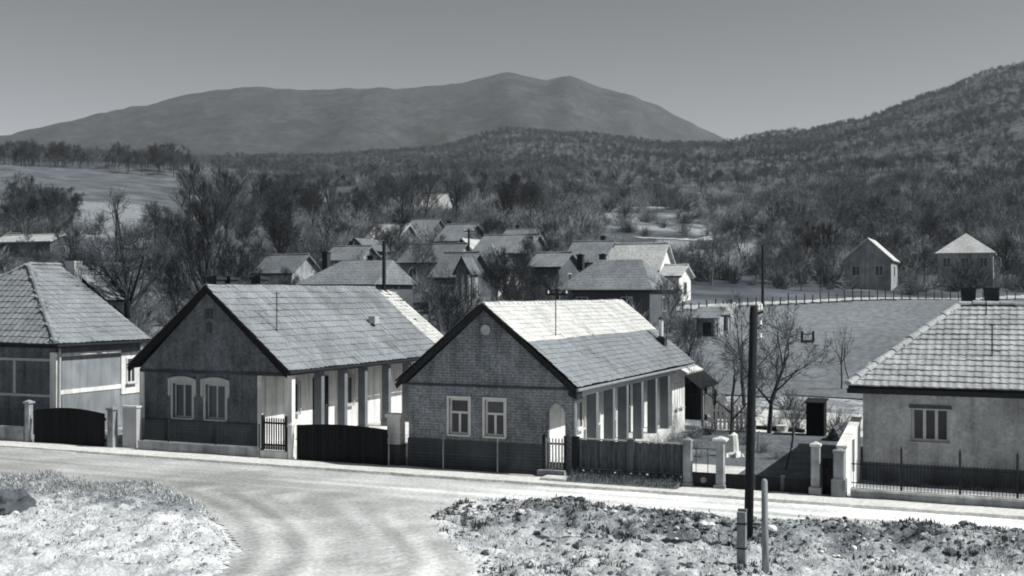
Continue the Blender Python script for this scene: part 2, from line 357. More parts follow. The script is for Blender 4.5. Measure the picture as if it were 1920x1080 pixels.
def build_ground():
    rs = []; r = 1.5
    while r < 1700:
        rs.append(r)
        if r < 19: r += 1.5
        elif r < 33: r += 0.13
        elif r < 45: r += 0.5
        elif r < 120: r += 2.0
        else: r *= 1.028
    angs = []; a = -180.0
    while a < 179.99:
        angs.append(R(a)); a += 0.25 if -32 <= a < 32 else 1.0 if -45 <= a < 45 else 5.0
    n = len(angs); v = []; f = []; surf = []; scr = []
    for r in rs:
        for t in angs:
            lat, fw = r * math.sin(t), r * math.cos(t)
            x, y = lat * CY - fw * SY, lat * SY + fw * CY
            z = terrain(x, y); v.append((x, y, z))
            s = 0.0; q = 0.0
            if 14 < r < 40 and y < 31:
                if x < -15:                       # pale sandy patch on the left of the lane
                    s = 0.70 * smooth((22.1 - y) / 1.1 + 0.3 + 0.7 * noise.noise(Vector((x * .9, y * .9, 11))) + 0.4 * noise.noise(Vector((x * 3, y * 3, 12)))) * smooth((x + 26) / 2)
                if x > -14.5:                     # bare pale earth nearer than the heap of clods
                    s = 0.42 * smooth((road_edge_near(x) - 2.3 - y) / 1.2 + 0.9 * noise.noise(Vector((x * .7, y * .7, 13))) + 0.5 * noise.noise(Vector((x * 2.2, y * 2.2, 14))))
                    s = max(s, smooth(1.1 - math.hypot((x + 12.6) / 1.6, (y - 26.0) / 1.3)))
                rd = road_dist(x, y)
                s = max(s, smooth(1 + rd / 0.9) if rd < 0 else 1)
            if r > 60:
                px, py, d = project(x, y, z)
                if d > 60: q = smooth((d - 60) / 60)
                if 1110 < px < 1350 and 225 < d < 400:
                    k = noise.noise(Vector((x / 16, y / 16, 3))) + 0.6 * noise.noise(Vector((x / 6, y / 6, 3)))
                    edge = min((px - 1110) / 50, (1350 - px) / 30, (d - 225) / 20, (400 - d) / 30)
                    s = 0.5 * smooth(min(1, edge) * (0.42 + 1.5 * k)); q *= 1 - 1.2 * s
                if 1355 < px < 1425 and 285 < d < 330: s = 0.7 * smooth(1.2 - math.hypot((px - 1390) / 30, (d - 307) / 20) + noise.noise(Vector((x / 6, y / 6, 3))))
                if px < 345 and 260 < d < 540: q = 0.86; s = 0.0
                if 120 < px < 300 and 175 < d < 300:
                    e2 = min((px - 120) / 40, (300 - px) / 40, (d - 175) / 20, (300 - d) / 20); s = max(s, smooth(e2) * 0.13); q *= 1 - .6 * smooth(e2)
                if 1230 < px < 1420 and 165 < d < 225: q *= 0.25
            surf.append(s); scr.append(q)
    for i in range(len(rs) - 1):
        for k in range(n):
            k2 = (k + 1) % n; f.append((i*n+k, i*n+k2, (i+1)*n+k2, (i+1)*n+k))
    f.append(tuple(range(n))[::-1])
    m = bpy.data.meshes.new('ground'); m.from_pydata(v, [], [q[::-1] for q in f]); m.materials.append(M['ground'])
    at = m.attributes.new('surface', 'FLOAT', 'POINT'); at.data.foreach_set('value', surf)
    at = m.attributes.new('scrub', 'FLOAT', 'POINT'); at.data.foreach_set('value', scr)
    m.polygons.foreach_set('use_smooth', [True] * len(m.polygons)); m.update()
    tag(link(bpy.data.objects.new('ground', m)), kind='structure')
build_ground()
def build_road():
    st = 0.22; v = {}; V = []; Fc = []
    def vid(i, j):
        if (i, j) not in v:
            x, y = i * st, j * st; v[(i, j)] = len(V)
            rd = road_dist(x, y)
            V.append((x, y, terrain(x, y) + 0.006 + 0.035 * smooth(rd / 0.35)))
        return v[(i, j)]
    for i in range(int(-75 / st), int(45 / st)):
        for j in range(int(10 / st), int(31.2 / st)):
            x, y = (i + .5) * st, (j + .5) * st
            if y < 20 and not (-16 < x < -4): continue
            if road_dist(x, y) > 0: Fc.append((vid(i, j), vid(i+1, j), vid(i+1, j+1), vid(i, j+1)))
    m = bpy.data.meshes.new('dirt_road'); m.from_pydata(V, [], Fc); m.materials.append(M['dirt_road'])
    wear = []
    for x, y, z in V:
        st_ = noise.noise(Vector((x * .07, y * 2.0, 3))) + .5 * noise.noise(Vector((x * .25, y * 4.5, 8)))
        c = (x - lane_x(LANE_L, y)) / max(2, lane_x(LANE_R, y) - lane_x(LANE_L, y))
        bend = c + .02 * (27 - y) * max(0, 27 - y) * .06
        la = noise.noise(Vector((bend * 11, y * .10, 5))) + .6 * noise.noise(Vector((bend * 27, y * .15, 9))) + .35 * noise.noise(Vector((x * 1.2, y * 1.2, 2)))
        k = smooth((28.2 - y) / 2.2) if -24 < x < -8 else 0
        wear.append(lerp(st_, la * 1.25, k))
    at = m.attributes.new('wear', 'FLOAT', 'POINT'); at.data.foreach_set('value', wear)
    m.polygons.foreach_set('use_smooth', [True] * len(m.polygons)); m.update()
    tag(link(bpy.data.objects.new('dirt_road', m)), kind='structure')
build_road()
def build_pavement():
    b = MB(); n = 160
    for k in range(n):
        x0, x1 = lerp(-75, 45, k / n), lerp(-75, 45, (k + 1) / n)
        e = [0.07 * noise.noise(Vector((x * 1.3, 0, 2))) for x in (x0, x1)]
        h = [0.09 + 0.015 * noise.noise(Vector((x * 0.9, 5, 2))) for x in (x0, x1)]
        b.add([(x0, 30.75+e[0], -0.1), (x1, 30.75+e[1], -0.1), (x1, 30.8+e[1], h[1]), (x0, 30.8+e[0], h[0]), (x1, 32.1, h[1]), (x0, 32.1, h[0])],
              [(0, 1, 2, 3), (3, 2, 4, 5)])
    tag(b.build('pavement', 'pavement'), kind='structure')
build_pavement()
def sheet(name, poly, material, h=0.02, step=1.0, kind='structure'):
    xs = [p[0] for p in poly]; ys = [p[1] for p in poly]
    def inside(x, y):
        c = False; n = len(poly)
        for i in range(n):
            (xa, ya), (xb, yb) = poly[i], poly[(i+1) % n]
            if (ya > y) != (yb > y) and x < (xb - xa) * (y - ya) / (yb - ya) + xa: c = not c
        return c
    v = {}; V = []; Fc = []
    def vid(i, j):
        if (i, j) not in v:
            x, y = min(xs) + i * step, min(ys) + j * step; v[(i, j)] = len(V); V.append((x, y, terrain(x, y) + h))
        return v[(i, j)]
    for i in range(int((max(xs) - min(xs)) / step) + 1):
        for j in range(int((max(ys) - min(ys)) / step) + 1):
            if inside(min(xs) + (i + .5) * step, min(ys) + (j + .5) * step): Fc.append((vid(i, j), vid(i+1, j), vid(i+1, j+1), vid(i, j+1)))
    m = bpy.data.meshes.new(name); m.from_pydata(V, [], Fc); m.materials.append(M[material])
    m.polygons.foreach_set('use_smooth', [True] * len(m.polygons)); m.update()
    return tag(link(bpy.data.objects.new(name, m)), kind=kind)
def gp(px, d):                     # ground point below a photo column at forward depth d
    w = W(px, 0, d=d); return Vector((w.x, w.y, terrain(w.x, w.y)))
sheet('field', [tuple(gp(px, d)[:2]) for px, d in [(1290, 58), (1600, 56), (1960, 54), (2000, 120), (1893, 124), (1640, 112), (1380, 104), (1240, 98), (1270, 72)]], 'field', 0.06, 1.2)
sheet('track', [tuple(gp(px, d)[:2]) for px, d in [(1235, 100), (1380, 105.5), (1640, 114), (1893, 126), (2050, 126), (2050, 130), (1893, 130), (1640, 117.5), (1380, 108.5), (1235, 103)]], 'track', 0.08, 0.8)
sheet('footpath', [tuple(gp(px, d)[:2]) for px, d in [(1190, 214), (1300, 224), (1335, 232), (1325, 262), (1318, 262), (1322, 236), (1290, 229), (1190, 219)]], 'track', 0.15, 1.5)
sheet('yard', [(-23.4, 32.3), (-17.9, 32.3), (-17.9, 50), (-23.4, 50)], 'yard_pale', 0.03, 1)
sheet('yard', [(-11.6, 33), (-4.6, 33), (-4.6, 46), (-11.6, 46)], 'yard_dark', 0.03, 1)
sheet('yard', [(-11.6, 46), (-2, 46), (-2, 53), (-11.6, 53)], 'yard_pale', 0.03, 1)
sheet('yard', [(-4.2, 31.9), (14, 31.9), (14, 36), (-4.2, 36)], 'yard', 0.03, 1)
sheet('garden_path', [(-10.6, 31.9), (-8.0, 31.9), (-7.4, 36.5), (-9.4, 36.5)], 'yard_pale', 0.06, 0.5)
def build_mountain():
    sky = [(-400, 300), (-100, 275), (22, 258), (100, 240), (200, 222), (300, 200), (380, 182), (450, 170), (560, 176), (640, 177), (740, 180), (800, 169), (860, 168), (910, 156), (945, 147), (970, 147), (1000, 157), (1030, 165), (1065, 155), (1085, 160), (1120, 174), (1180, 188), (1240, 214), (1300, 243), (1345, 262), (1450, 310), (1900, 330), (2300, 340)]
    ds = [1500 + 75 * i for i in range(40)]; v = []; f = []; pxs = [-400 + 15 * i for i in range(181)]
    for d in ds:
        for px in pxs:
            for (a, ya), (b, yb) in zip(sky, sky[1:]):
                if a <= px <= b: t = (px - a) / (b - a); py = lerp(ya, yb, t)
            top = CAMH + (HOR - py) / F * 3000
            w = W(px, 0, d=d); base = 60.0
            k = smooth((d - 1500) / 1500) ** 0.85 if d <= 3000 else 1 - 0.6 * smooth((d - 3000) / 1500)
            z = lerp(base, top, k)
            e = 4 * k * (1 - k)
            z += e * 95 * (0.14 - abs(noise.noise(Vector((w.x / 380, w.y / 900, 1))))) + e * 45 * (0.12 - abs(noise.noise(Vector((w.x / 150, w.y / 300, 2)))))
            z += 6 * noise.noise(Vector((w.x / 40, w.y / 40, 2)))
            v.append((w.x, w.y, z))
    n = len(pxs)
    for i in range(len(ds) - 1):
        for k in range(n - 1): f.append((i*n+k, i*n+k+1, (i+1)*n+k+1, (i+1)*n+k))
    m = bpy.data.meshes.new('mountain'); m.from_pydata(v, [], f); m.materials.append(M['mountain'])
    m.polygons.foreach_set('use_smooth', [True] * len(m.polygons)); m.update()
    tag(link(bpy.data.objects.new('mountain', m)), kind='structure')
build_mountain()
# ------------------------------------------------------------------ house building kit
def wall_holes(mb, axis, pos, thick, a0, a1, z0, z1, holes):
    """a wall from boxes that leave the window openings free; its outer face lies at pos"""
    ed = sorted({a0, a1} | {h[0] for h in holes} | {h[1] for h in holes})
    for l, r in zip(ed, ed[1:]):
        hs = [h for h in holes if h[0] <= l + 1e-6 and h[1] >= r - 1e-6]
        if not hs: on(mb, axis, pos, l, r, -thick, 0, z0, z1)
        else:
            h = hs[0]
            if h[2] > z0: on(mb, axis, pos, l, r, -thick, 0, z0, h[2])
            if h[3] < z1: on(mb, axis, pos, l, r, -thick, 0, h[3], z1)
def window(parent, axis, pos, a0, a1, z0, z1, rec=0.08, lights=2, transom=None, frame='trim_white', casing=0.0, cas_mat='trim_pale', sill=True, fw=0.05):
    """casement window set back by rec in its opening: frame > panes; casing round it if given"""
    fr = MB(); d0, d1 = -rec - 0.05, -rec
    on(fr, axis, pos, a0, a0 + fw, d0, d1, z0, z1); on(fr, axis, pos, a1 - fw, a1, d0, d1, z0, z1)
    on(fr, axis, pos, a0 + fw, a1 - fw, d0, d1, z0, z0 + fw); on(fr, axis, pos, a0 + fw, a1 - fw, d0, d1, z1 - fw, z1)
    zt = z1 - fw
    if transom: on(fr, axis, pos, a0 + fw, a1 - fw, d0, d1, transom, transom + fw); zt = transom
    w = (a1 - a0 - 2 * fw - (lights - 1) * fw * 1.1) / lights
    rects = []
    for k in range(lights):
        l = a0 + fw + k * (w + fw * 1.1); rects.append((l, l + w, z0 + fw, zt))
        if k: on(fr, axis, pos, l - fw * 1.1, l, d0, d1, z0 + fw, zt)
    if transom: rects.append((a0 + fw, a1 - fw, transom + fw, z1 - fw))
    wo = fr.build('window', frame, parent)
    for r in rects: on(MB(), axis, pos, r[0], r[1], -rec - 0.035, -rec - 0.025, r[2], r[3]).build('pane', 'glass', wo)
    if sill: on(MB(), axis, pos, a0 - 0.05, a1 + 0.05, -rec, 0.05, z0 - 0.05, z0).build('sill', cas_mat, wo)
    if casing:
        c = MB(); on(c, axis, pos, a0 - casing, a0, 0.002, 0.03, z0 - 0.05 if not sill else z0, z1); on(c, axis, pos, a1, a1 + casing, 0.002, 0.03, z0 if sill else z0 - 0.05, z1)
        on(c, axis, pos, a0 - casing, a1 + casing, 0.002, 0.035, z1, z1 + casing); c.build('casing', cas_mat, wo)
    return wo
def tile_mesh(name, w, l, material, curve=0.018, th=0.02):
    b = MB(); n = 6; top = []; bot = []
    for k in range(n + 1):
        t = k / n; x = (t - 0.5) * w
        z = curve * (math.sin(t * 2 * math.pi) * 0.6 + (0.5 if 0.08 < t < 0.5 else 0)) if curve else 0.0
        top.append((x, z))
    V = [(x, 0, z + th * 1.4) for x, z in top] + [(x, l, z * 0.6) for x, z in top] + [(x, 0, z * 0.3) for x, z in top]
    Fc = [(i, i+1, n+2+i, n+1+i) for i in range(n)] + [(2*n+2+i, 2*n+3+i, i+1, i) for i in range(n)] + [(0, n+1, 2*n+2), (n, 3*n+2, 2*n+1)]
    b.add(V, Fc); return b.mesh(name, material)
class Roof:
    def __init__(s, house, budget=300): s.h = house; s.items = []; s.budget = budget
    def slope(s, o, a, b, Wd, L, tw, te, me, inside=None, seed=1, sag=0.0, lift=0.015):
        lift = lift + sag * 1.1; sag *= 2.0
        rnd = random.Random(seed); o, a, b = Vector(o), Vector(a).normalized(), Vector(b).normalized(); n = a.cross(b)
        rows = max(1, round(L / te)); te2 = L / rows; cols = max(1, round(Wd / tw)); tw2 = Wd / cols
        for j in range(rows):
            for i in range(cols):
                u, v = (i + .5) * tw2, j * te2
                m = me(u, v + te2 / 2) if callable(me) else me
                if m is None or (inside and not inside(u, v + te2 * 0.5)): continue
                bend = sag * (noise.noise(Vector((u * 0.35, v * 0.35, seed))) + 0.3 * noise.noise(Vector((u * 1.5, v * 1.5, seed))))
                p = o + a * (u + rnd.uniform(-.008, .008)) + b * (v + rnd.uniform(-.014, .014)) + n * (lift + bend)
                r = Matrix((a, b, n)).transposed().to_4x4()
                k_ = 3 if rnd.random() < .03 else 1
                r = r @ Matrix.Rotation(rnd.gauss(0, .014) * k_, 4, 'Z') @ Matrix.Rotation(rnd.gauss(0.0, .014) * k_, 4, 'X')
                s.items.append((Matrix.Translation(p) @ r, m))
    def finish(s, roof):
        cam_p = Vector((0, 0, CAMH))
        def key(it):                     # tiles that face the camera and are near show largest
            p = it[0].translation; n = it[0].to_3x3().col[2]; vis = n.dot(cam_p - p) > 0
            x, y, d = project(*p); return (not (vis and -20 < x < 1930), (cam_p - p).length)
        s.items.sort(key=key)
        for mt, me in s.items[:s.budget]: inst('tile', me, roof, mt)
        rest = {}
        for mt, me in s.items[s.budget:]: rest.setdefault(me, []).append(mt)
        off = ORG[roof]
        for me, ms in rest.items():
            co = [v.co for v in me.vertices]; fa = [tuple(p.vertices) for p in me.polygons]; V = []; Fc = []
            for mt in ms:
                b = len(V); V += [tuple((mt @ c) - off) for c in co]; Fc += [tuple(i + b for i in f) for f in fa]
            m = bpy.data.meshes.new('tiles'); m.from_pydata(V, [], Fc); m.materials.append(me.materials[0])
            o = link(bpy.data.objects.new('tiles', m)); o.parent = roof; tag(o, kind='stuff')
def slab(mb, pts, th=0.10):
    p = [Vector(q) for q in pts]; n = (p[1] - p[0]).cross(p[2] - p[0]).normalized()
    mb.prism(p, -n * th)
def ridge_caps(roof, p0, p1, material, r=0.11, l=0.36, name='ridge_tile', proud=0.0):
    p0, p1 = Vector(p0), Vector(p1); t = (p1 - p0).normalized(); n = max(1, int((p1 - p0).length / l)); l = (p1 - p0).length / n
    side = t.cross(Vector((0, 0, 1))).normalized(); up = side.cross(t)
    b = MB(); K = 6
    for e, rr in ((0, r * 1.12), (1, r * 0.95)):
        for k in range(K + 1):
            an = math.pi * k / K; b.v.append((math.cos(an) * rr, e * (l + 0.02), math.sin(an) * rr * 0.8))
    b.f = [(k, k+1, K+2+k, K+1+k) for k in range(K)] + [tuple(range(K + 1))]
    me = b.mesh(name, material)
    for i in range(n):
        p = p0 + t * (l * i) + up * (-0.015 + proud * (i % 2) + .022 * noise.noise(Vector((i * .45, p0.x, 3))))
        inst(name, me, roof, Matrix.Translation(p) @ Matrix((side, t, up)).transposed().to_4x4())
T_L = tile_mesh('tile', 0.31, 0.40, 'tile_light'); T_G = tile_mesh('tile', 0.24, 0.26, 'tile_grey', 0.004, 0.016)
T_B = tile_mesh('tile', 0.24, 0.26, 'tile_bright', 0.004, 0.016); T_O = tile_mesh('tile', 0.31, 0.40, 'tile_old')
T_3 = tile_mesh('tile', 0.235, 0.40, 'tile_house3', 0.009, 0.030); T_0 = tile_mesh('tile', 0.31, 0.40, 'tile_grey')
def antenna(name, label, base, h, bars):
    t = thing(name, label, 'antenna', base, 'roof antennas')
    x, y, z = base
    MB().tube([(x, y, z), (x, y, z + h)], 0.018, 6).build('mast', 'metal_dark', t)
    for dz, l in bars: MB().tube([(x - l, y, z + h - dz), (x + l, y, z + h - dz)], 0.009, 5).build('rod', 'metal_dark', t)
    MB().box(x - .06, x + .06, y - .06, y + .06, z - .1, z + .04).build('foot', 'metal_dark', t)
def chimney(parent, x, y, z0, z1, w, dpt, material='brick_dark', flare=0.05, name='chimney'):
    b = MB().box(x - w/2, x + w/2, y - dpt/2, y + dpt/2, z0, z1 - 0.12)
    c = b.build(name, material, parent)
    MB().box(x - w/2 - flare, x + w/2 + flare, y - dpt/2 - flare, y + dpt/2 + flare, z1 - 0.12, z1 - .02).build('chimney_cap', material, c)
    f = MB(); f.box(x - w/4, x + w/4, y - dpt/4, y + dpt/4, z1 - 0.02, z1 + 0.03); f.build('flue', 'roof_under', c)
    return c
# ------------------------------------------------------------------ house with picket gate and eyebrow windows (second from the left)
def house_one():
    x0, x1, xw = -29.07, -22.26, -23.60       # eaves and main wall
    xr, ze, zr, yf, yb = -25.66, 2.90, 5.74, 32.75, 44.3
    wl_, wf = -28.55, 33.0
    h = thing('gabled_house', 'long grey plastered gabled house with two bracketed windows and posts along its porch', 'house', (xr, wf, 0))
    b = MB(); wins = [(-27.25, -26.42, 1.12, 2.33), (-25.83, -25.0, 1.12, 2.33)]
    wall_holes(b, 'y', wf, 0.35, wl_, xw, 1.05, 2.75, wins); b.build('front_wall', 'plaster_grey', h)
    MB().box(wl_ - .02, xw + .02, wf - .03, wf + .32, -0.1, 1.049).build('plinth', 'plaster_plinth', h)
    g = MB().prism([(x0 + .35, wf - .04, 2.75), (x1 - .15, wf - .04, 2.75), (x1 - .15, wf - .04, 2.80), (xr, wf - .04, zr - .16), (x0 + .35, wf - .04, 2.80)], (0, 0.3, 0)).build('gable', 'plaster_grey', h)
    MB().box(x0 + .4, x1 - .2, wf - .085, wf - .042, 2.70, 2.79).build('cornice', 'plaster_plinth', h)
    for zc, w2 in ((4.78, 0.28), (4.30, 0.2)):                      # attic slits
        o = MB().box(xr - w2/2 - .02, xr + w2/2 + .02, wf - .06, wf - .041, zc - .17, zc + .17).build('attic_vent', 'plaster_plinth', h)
        for k in (0, 1) if w2 > .25 else (0,):
            l = xr - w2/2 + k * 0.16; MB().box(l, l + (.12 if w2 > .25 else .2), wf - .075, wf - .061, zc - .15, zc + .15).build('pane', 'glass', o)
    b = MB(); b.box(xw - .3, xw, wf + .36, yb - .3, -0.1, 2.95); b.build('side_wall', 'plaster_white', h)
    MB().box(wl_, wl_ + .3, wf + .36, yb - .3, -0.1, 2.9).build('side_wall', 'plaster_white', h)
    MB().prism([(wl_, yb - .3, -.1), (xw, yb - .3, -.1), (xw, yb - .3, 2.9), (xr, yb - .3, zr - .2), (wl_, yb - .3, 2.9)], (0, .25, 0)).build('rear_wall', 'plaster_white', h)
    MB().box(xw - .02, xw + .16, wf - .07, wf + .1, 0.0, 2.70).build('corner_pilaster', 'plaster_white', h)
    MB().box(wl_ - .14, wl_ + .03, wf - .07, wf + .1, 0.4, 2.70).build('corner_pilaster', 'plaster_white', h)
    for a0, a1, z0, z1 in wins:
        w = window(h, 'y', wf, a0, a1, z0, z1, rec=0.10, lights=2, frame='trim_pale', casing=0.09, cas_mat='trim_pale', fw=0.06)
        c = MB(); xm = (a0 + a1) / 2; n = 10                        # bracketed eyebrow hood
        top = [(a0 - .19 + (a1 - a0 + .38) * k / n, wf - .075, z1 + .16 + .10 * math.sin(math.pi * k / n)) for k in range(n + 1)]
        c.prism([(a0 - .19, wf - .075, z1 + .092)] + [(a1 + .19, wf - .075, z1 + .092)] + top[::-1], (0, .072, 0)); c.build('hood', 'trim_pale', w)
        for xx in (a0 - .19, a1 + .09): MB().prism([(xx, wf - .06, z1 + .09), (xx + .10, wf - .06, z1 + .09), (xx + .10, wf - .06, z1 - .38), (xx + .05, wf - .06, z1 - .46), (xx, wf - .06, z1 - .36)], (0, .055, 0)).build('bracket', 'trim_pale', w)
    # porch
    MB().box(xw + .002, x1 - .1, wf, yb - .3, -0.1, 0.32).build('porch_floor', 'concrete_pale', h)
    MB().box(x1 - .36, x1 - .12, wf - .035, yb - .3, 2.72, 2.88).build('porch_beam', 'wood_mid', h)
    for k, y in enumerate((33.12, 34.95, 36.5, 37.95, 39.75, 41.4, 43.2)):
        o = MB(); o.box(x1 - .40, x1 - .10, y, y + .2, 0.521, 2.719); o.box(x1 - .43, x1 - .07, y - .04, y + .24, 0.321, .52); o.build('porch_post', 'plaster_white' if k == 0 else 'post_grey', h)
    for y0, y1 in ((34.6, 35.3), (38.3, 39.0)): window(h, 'x', xw + .10, y0, y1, 1.2, 2.3, rec=0.04, lights=2, frame='trim_pale', casing=0.06)
    d = MB().box(xw + .003, xw + .05, 36.3, 37.3, .33, 2.4).build('door', 'wood_dark', h)
    MB().box(xw + .051, xw + .08, 37.1, 37.16, 1.3, 1.36).build('door_handle', 'metal_grey', d)
    # roof
    rf = MB(); slab(rf, [(x1, yf, ze), (x1, yb, ze), (xr, yb, zr), (xr, yf, zr)]); slab(rf, [(x0, yb, ze), (x0, yf, ze), (xr, yf, zr), (xr, yb, zr)])
    roof = rf.build('roof', 'roof_under', h); R_ = Roof(h)
    L = math.hypot(x1 - xr, zr - ze)
    R_.slope((x1 + .03, yf, ze - .02), (0, 1, 0), (xr - x1, 0, zr - ze), yb - yf, L, 0.30, 0.34, T_L, seed=1, sag=.02)
    R_.slope((x0 - .03, yb, ze - .02), (0, -1, 0), (xr - x0, 0, zr - ze), yb - yf, L, 0.30, 0.34, T_L, seed=2, sag=.02)
    R_.finish(roof); ridge_caps(roof, (xr, yf, zr), (xr, yb, zr), 'tile_light')
    for sx, ex in ((x1, 1), (x0, -1)):                              # dark barge boards on the gable edge
        p = [(sx, yf - .03, ze - .03), (xr, yf - .03, zr + .05), (xr, yf - .03, zr - .17), (sx - ex * .05, yf - .03, ze - .25)]
        MB().prism(p if ex > 0 else p[::-1], (0, .028, 0)).build('barge_board', 'wood_black', roof)
    MB().tube([(x1 + .06, yf, ze - .06), (x1 + .06, yb, ze - .09)], .055, 8).build('gutter', 'metal_dark', roof)
    for k, (xx, yy, zt) in enumerate(((xr - 1.2, 34.9, 6.12), (xr - 1.2, 35.7, 6.12), (xr - 1.0, 37.3, 6.15))): chimney(roof, xx, yy, 4.5, zt, .42, .5)
    MB().prism([(x1 - 1.62, 40.8, 4.28), (x1 - 1.62, 41.15, 4.28), (x1 - 1.62, 41.15, 4.58), (x1 - 1.62, 40.8, 4.58)], (.3, 0, 0)).build('roof_hatch', 'trim_pale', roof)
    # rear extension with its paler roof
    e = MB(); x2 = x1 + .25; slab(e, [(x2, yb + .12, ze - .15), (x2, yb + 1.7, ze - .15), (xr, yb + 1.7, zr - .12), (xr, yb + .12, zr - .12)])
    slab(e, [(x0, yb + 1.7, ze - .15), (x0, yb + .12, ze - .15), (xr, yb + .12, zr - .12), (xr, yb + 1.7, zr - .12)])
    er = e.build('rear_roof', 'roof_under', h); E_ = Roof(h, 40)
    E_.slope((x2, yb + .14, ze - .15), (0, 1, 0), (xr - x2, 0, zr - ze), 1.55, math.hypot(x2 - xr, zr - ze), .24, .22, T_B, seed=5); E_.finish(er)
    MB().box(wl_, xw, yb - .04, yb + 1.6, -.1, 2.75).build('rear_room', 'plaster_white', h)
    antenna('roof_antenna', 'thin antenna mast on the tiled roof of the house with bracketed windows', (-23.75, 34.25, 4.1), 1.45, ((.05, .14), (.2, .22)))
house_one()
# ------------------------------------------------------------------ brick-faced house with arched porch end and half-bright roof (middle)
def house_two():
    x0, x1, xw = -17.82, -11.80, -12.85
    xr, ze, zr, yf, yb = -14.84, 2.70, 5.17, 32.15, 45.9
    wf, wl_, wr = 32.4, -17.5, -11.95
    h = thing('gabled_house', 'brick-faced gabled house with arched porch end and roof bright above, grey below', 'house', (xr, wf, 0))
    b = MB(); wins = [(-16.08, -15.40, 1.13, 2.25), (-14.86, -14.20, 1.13, 2.25)]
    wall_holes(b, 'y', wf, .3, wl_, xw, .95, 2.55, wins); b.build('front_wall', 'brick_grey', h)
    MB().box(wl_ - .02, xw + .02, wf - .03, wf + .3, -.1, .95).build('plinth', 'plaster_plinth', h)
    MB().prism([(wl_, wf, 2.55), (wr, wf, 2.55), (wr, wf, 2.66), (xr, wf, zr - .14), (wl_, wf, 2.72)], (0, .3, 0)).build('gable', 'brick_grey', h)
    # porch end with its arch
    xa, xb, zs, n = xw, wr - .28, 1.86, 12; cx = (xa + xb) / 2; rr = (xb - xa) / 2
    arc = [(cx - rr * math.cos(math.pi * k / n), wf, zs + rr * 1.1 * math.sin(math.pi * k / n)) for k in range(n + 1)]
    MB().prism([(xb, wf, -.1), (wr, wf, -.1), (wr, wf, 2.549), (xa, wf, 2.549)] + arc, (0, .25, 0)).build('arch', 'brick_grey', h)
    MB().tube([(xr + .02, wf - .01, 4.38), (xr + .02, wf - .05, 4.38)], .16, 14).build('attic_vent', 'trim_pale', h)
    o = MB(); zz = 2.62; o.box(wl_, wr, wf - .04, wf - .002, zz, zz + .06); o.build('cornice', 'plaster_plinth', h)
    for a0, a1, z0, z1 in wins: window(h, 'y', wf, a0, a1, z0, z1, rec=.06, lights=2, transom=1.78, frame='trim_white', casing=.07, cas_mat='trim_white', fw=.065)
    MB().box(xw - .3, xw, wf + .31, yb - 2.2, -.1, 2.75).build('side_wall', 'plaster_white', h)
    MB().box(wl_, wl_ + .3, wf + .31, yb - .3, -.1, 2.75).build('side_wall', 'plaster_white', h)
    MB().prism([(wl_, yb - .3, -.1), (xw, yb - .3, -.1), (xw, yb - .3, 2.7), (xr, yb - .3, zr - .2), (wl_, yb - .3, 2.7)], (0, .25, 0)).build('rear_wall', 'plaster_white', h)
    MB().box(xw + .002, x1 - .05, wf + .26, yb - 2.3, -.1, .42).build('porch_floor', 'concrete_pale', h)
    MB().box(x1 - .34, x1 - .08, wf + .26, yb - 2.3, 2.42, 2.58).build('porch_beam', 'plaster_mid', h)
    for y in (34.2, 35.85, 37.3, 39.0, 40.75, 42.4):
        o = MB(); o.box(x1 - .40, x1 - .08, y, y + .22, .421, 2.419); o.build('porch_post', 'post_grey', h)
    for y0, y1 in ((34.9, 35.5), (36.5, 37.0), (38.1, 38.6)): window(h, 'x', xw + .10, y0, y1, 1.15, 2.05, rec=.04, lights=2, frame='trim_white', casing=.05, cas_mat='trim_white')
    d = MB().box(xw + .003, xw + .05, 39.7, 40.6, .43, 2.3).build('door', 'wood_dark', h); MB().box(xw + .051, xw + .08, 40.45, 40.5, 1.35, 1.42).build('door_handle', 'metal_grey', d)
    # rear room flush with the porch edge, white, with two narrow windows
    MB().box(xw - .3, x1 - .28, yb - 2.2, yb - .35, -.1, 2.6).build('rear_room', 'plaster_white', h)
    for y0 in (44.05, 44.75): window(h, 'x', x1 - .22, y0, y0 + .42, 1.0, 2.0, rec=.05, lights=1, frame='trim_pale')
    # roof: upper half re-laid in bright tiles
    rf = MB(); slab(rf, [(x1, yf, ze), (x1, yb, ze), (xr, yb, zr), (xr, yf, zr)]); slab(rf, [(x0, yb, ze), (x0, yf, ze), (xr, yf, zr), (xr, yb, zr)])
    roof = rf.build('roof', 'roof_under', h); R_ = Roof(h); L = math.hypot(x1 - xr, zr - ze)
    ybb = yb - 1.2
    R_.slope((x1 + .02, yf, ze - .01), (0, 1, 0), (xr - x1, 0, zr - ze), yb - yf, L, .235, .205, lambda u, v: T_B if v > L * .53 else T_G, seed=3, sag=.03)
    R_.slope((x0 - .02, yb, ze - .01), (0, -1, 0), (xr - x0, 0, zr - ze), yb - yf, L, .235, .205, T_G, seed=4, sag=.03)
    R_.finish(roof); ridge_caps(roof, (xr, yf, zr), (xr, yb, zr), 'tile_bright')
    for sx, ex in ((x1, 1), (x0, -1)):
        p = [(sx + ex * .03, yf - .03, ze - .05), (xr, yf - .03, zr + .04), (xr, yf - .03, zr - .13), (sx - ex * .03, yf - .03, ze - .2)]
        MB().prism(p if ex > 0 else p[::-1], (0, .028, 0)).build('barge_board', 'wood_dark', roof)
    MB().prism([(x1 - .25, yf + .02, ze - .08), (x1 + .02, yf + .02, ze - .08), (x1 + .02, yf + .02, ze - .34), (x1 - .25, yf + .02, ze - .22)], (0, .5, 0)).build('eave_box', 'wood_dark', roof)
    MB().tube([(x1 + .05, yf, ze - .06), (x1 + .05, yb, ze - .09)], .05, 8).build('gutter', 'metal_grey', roof)
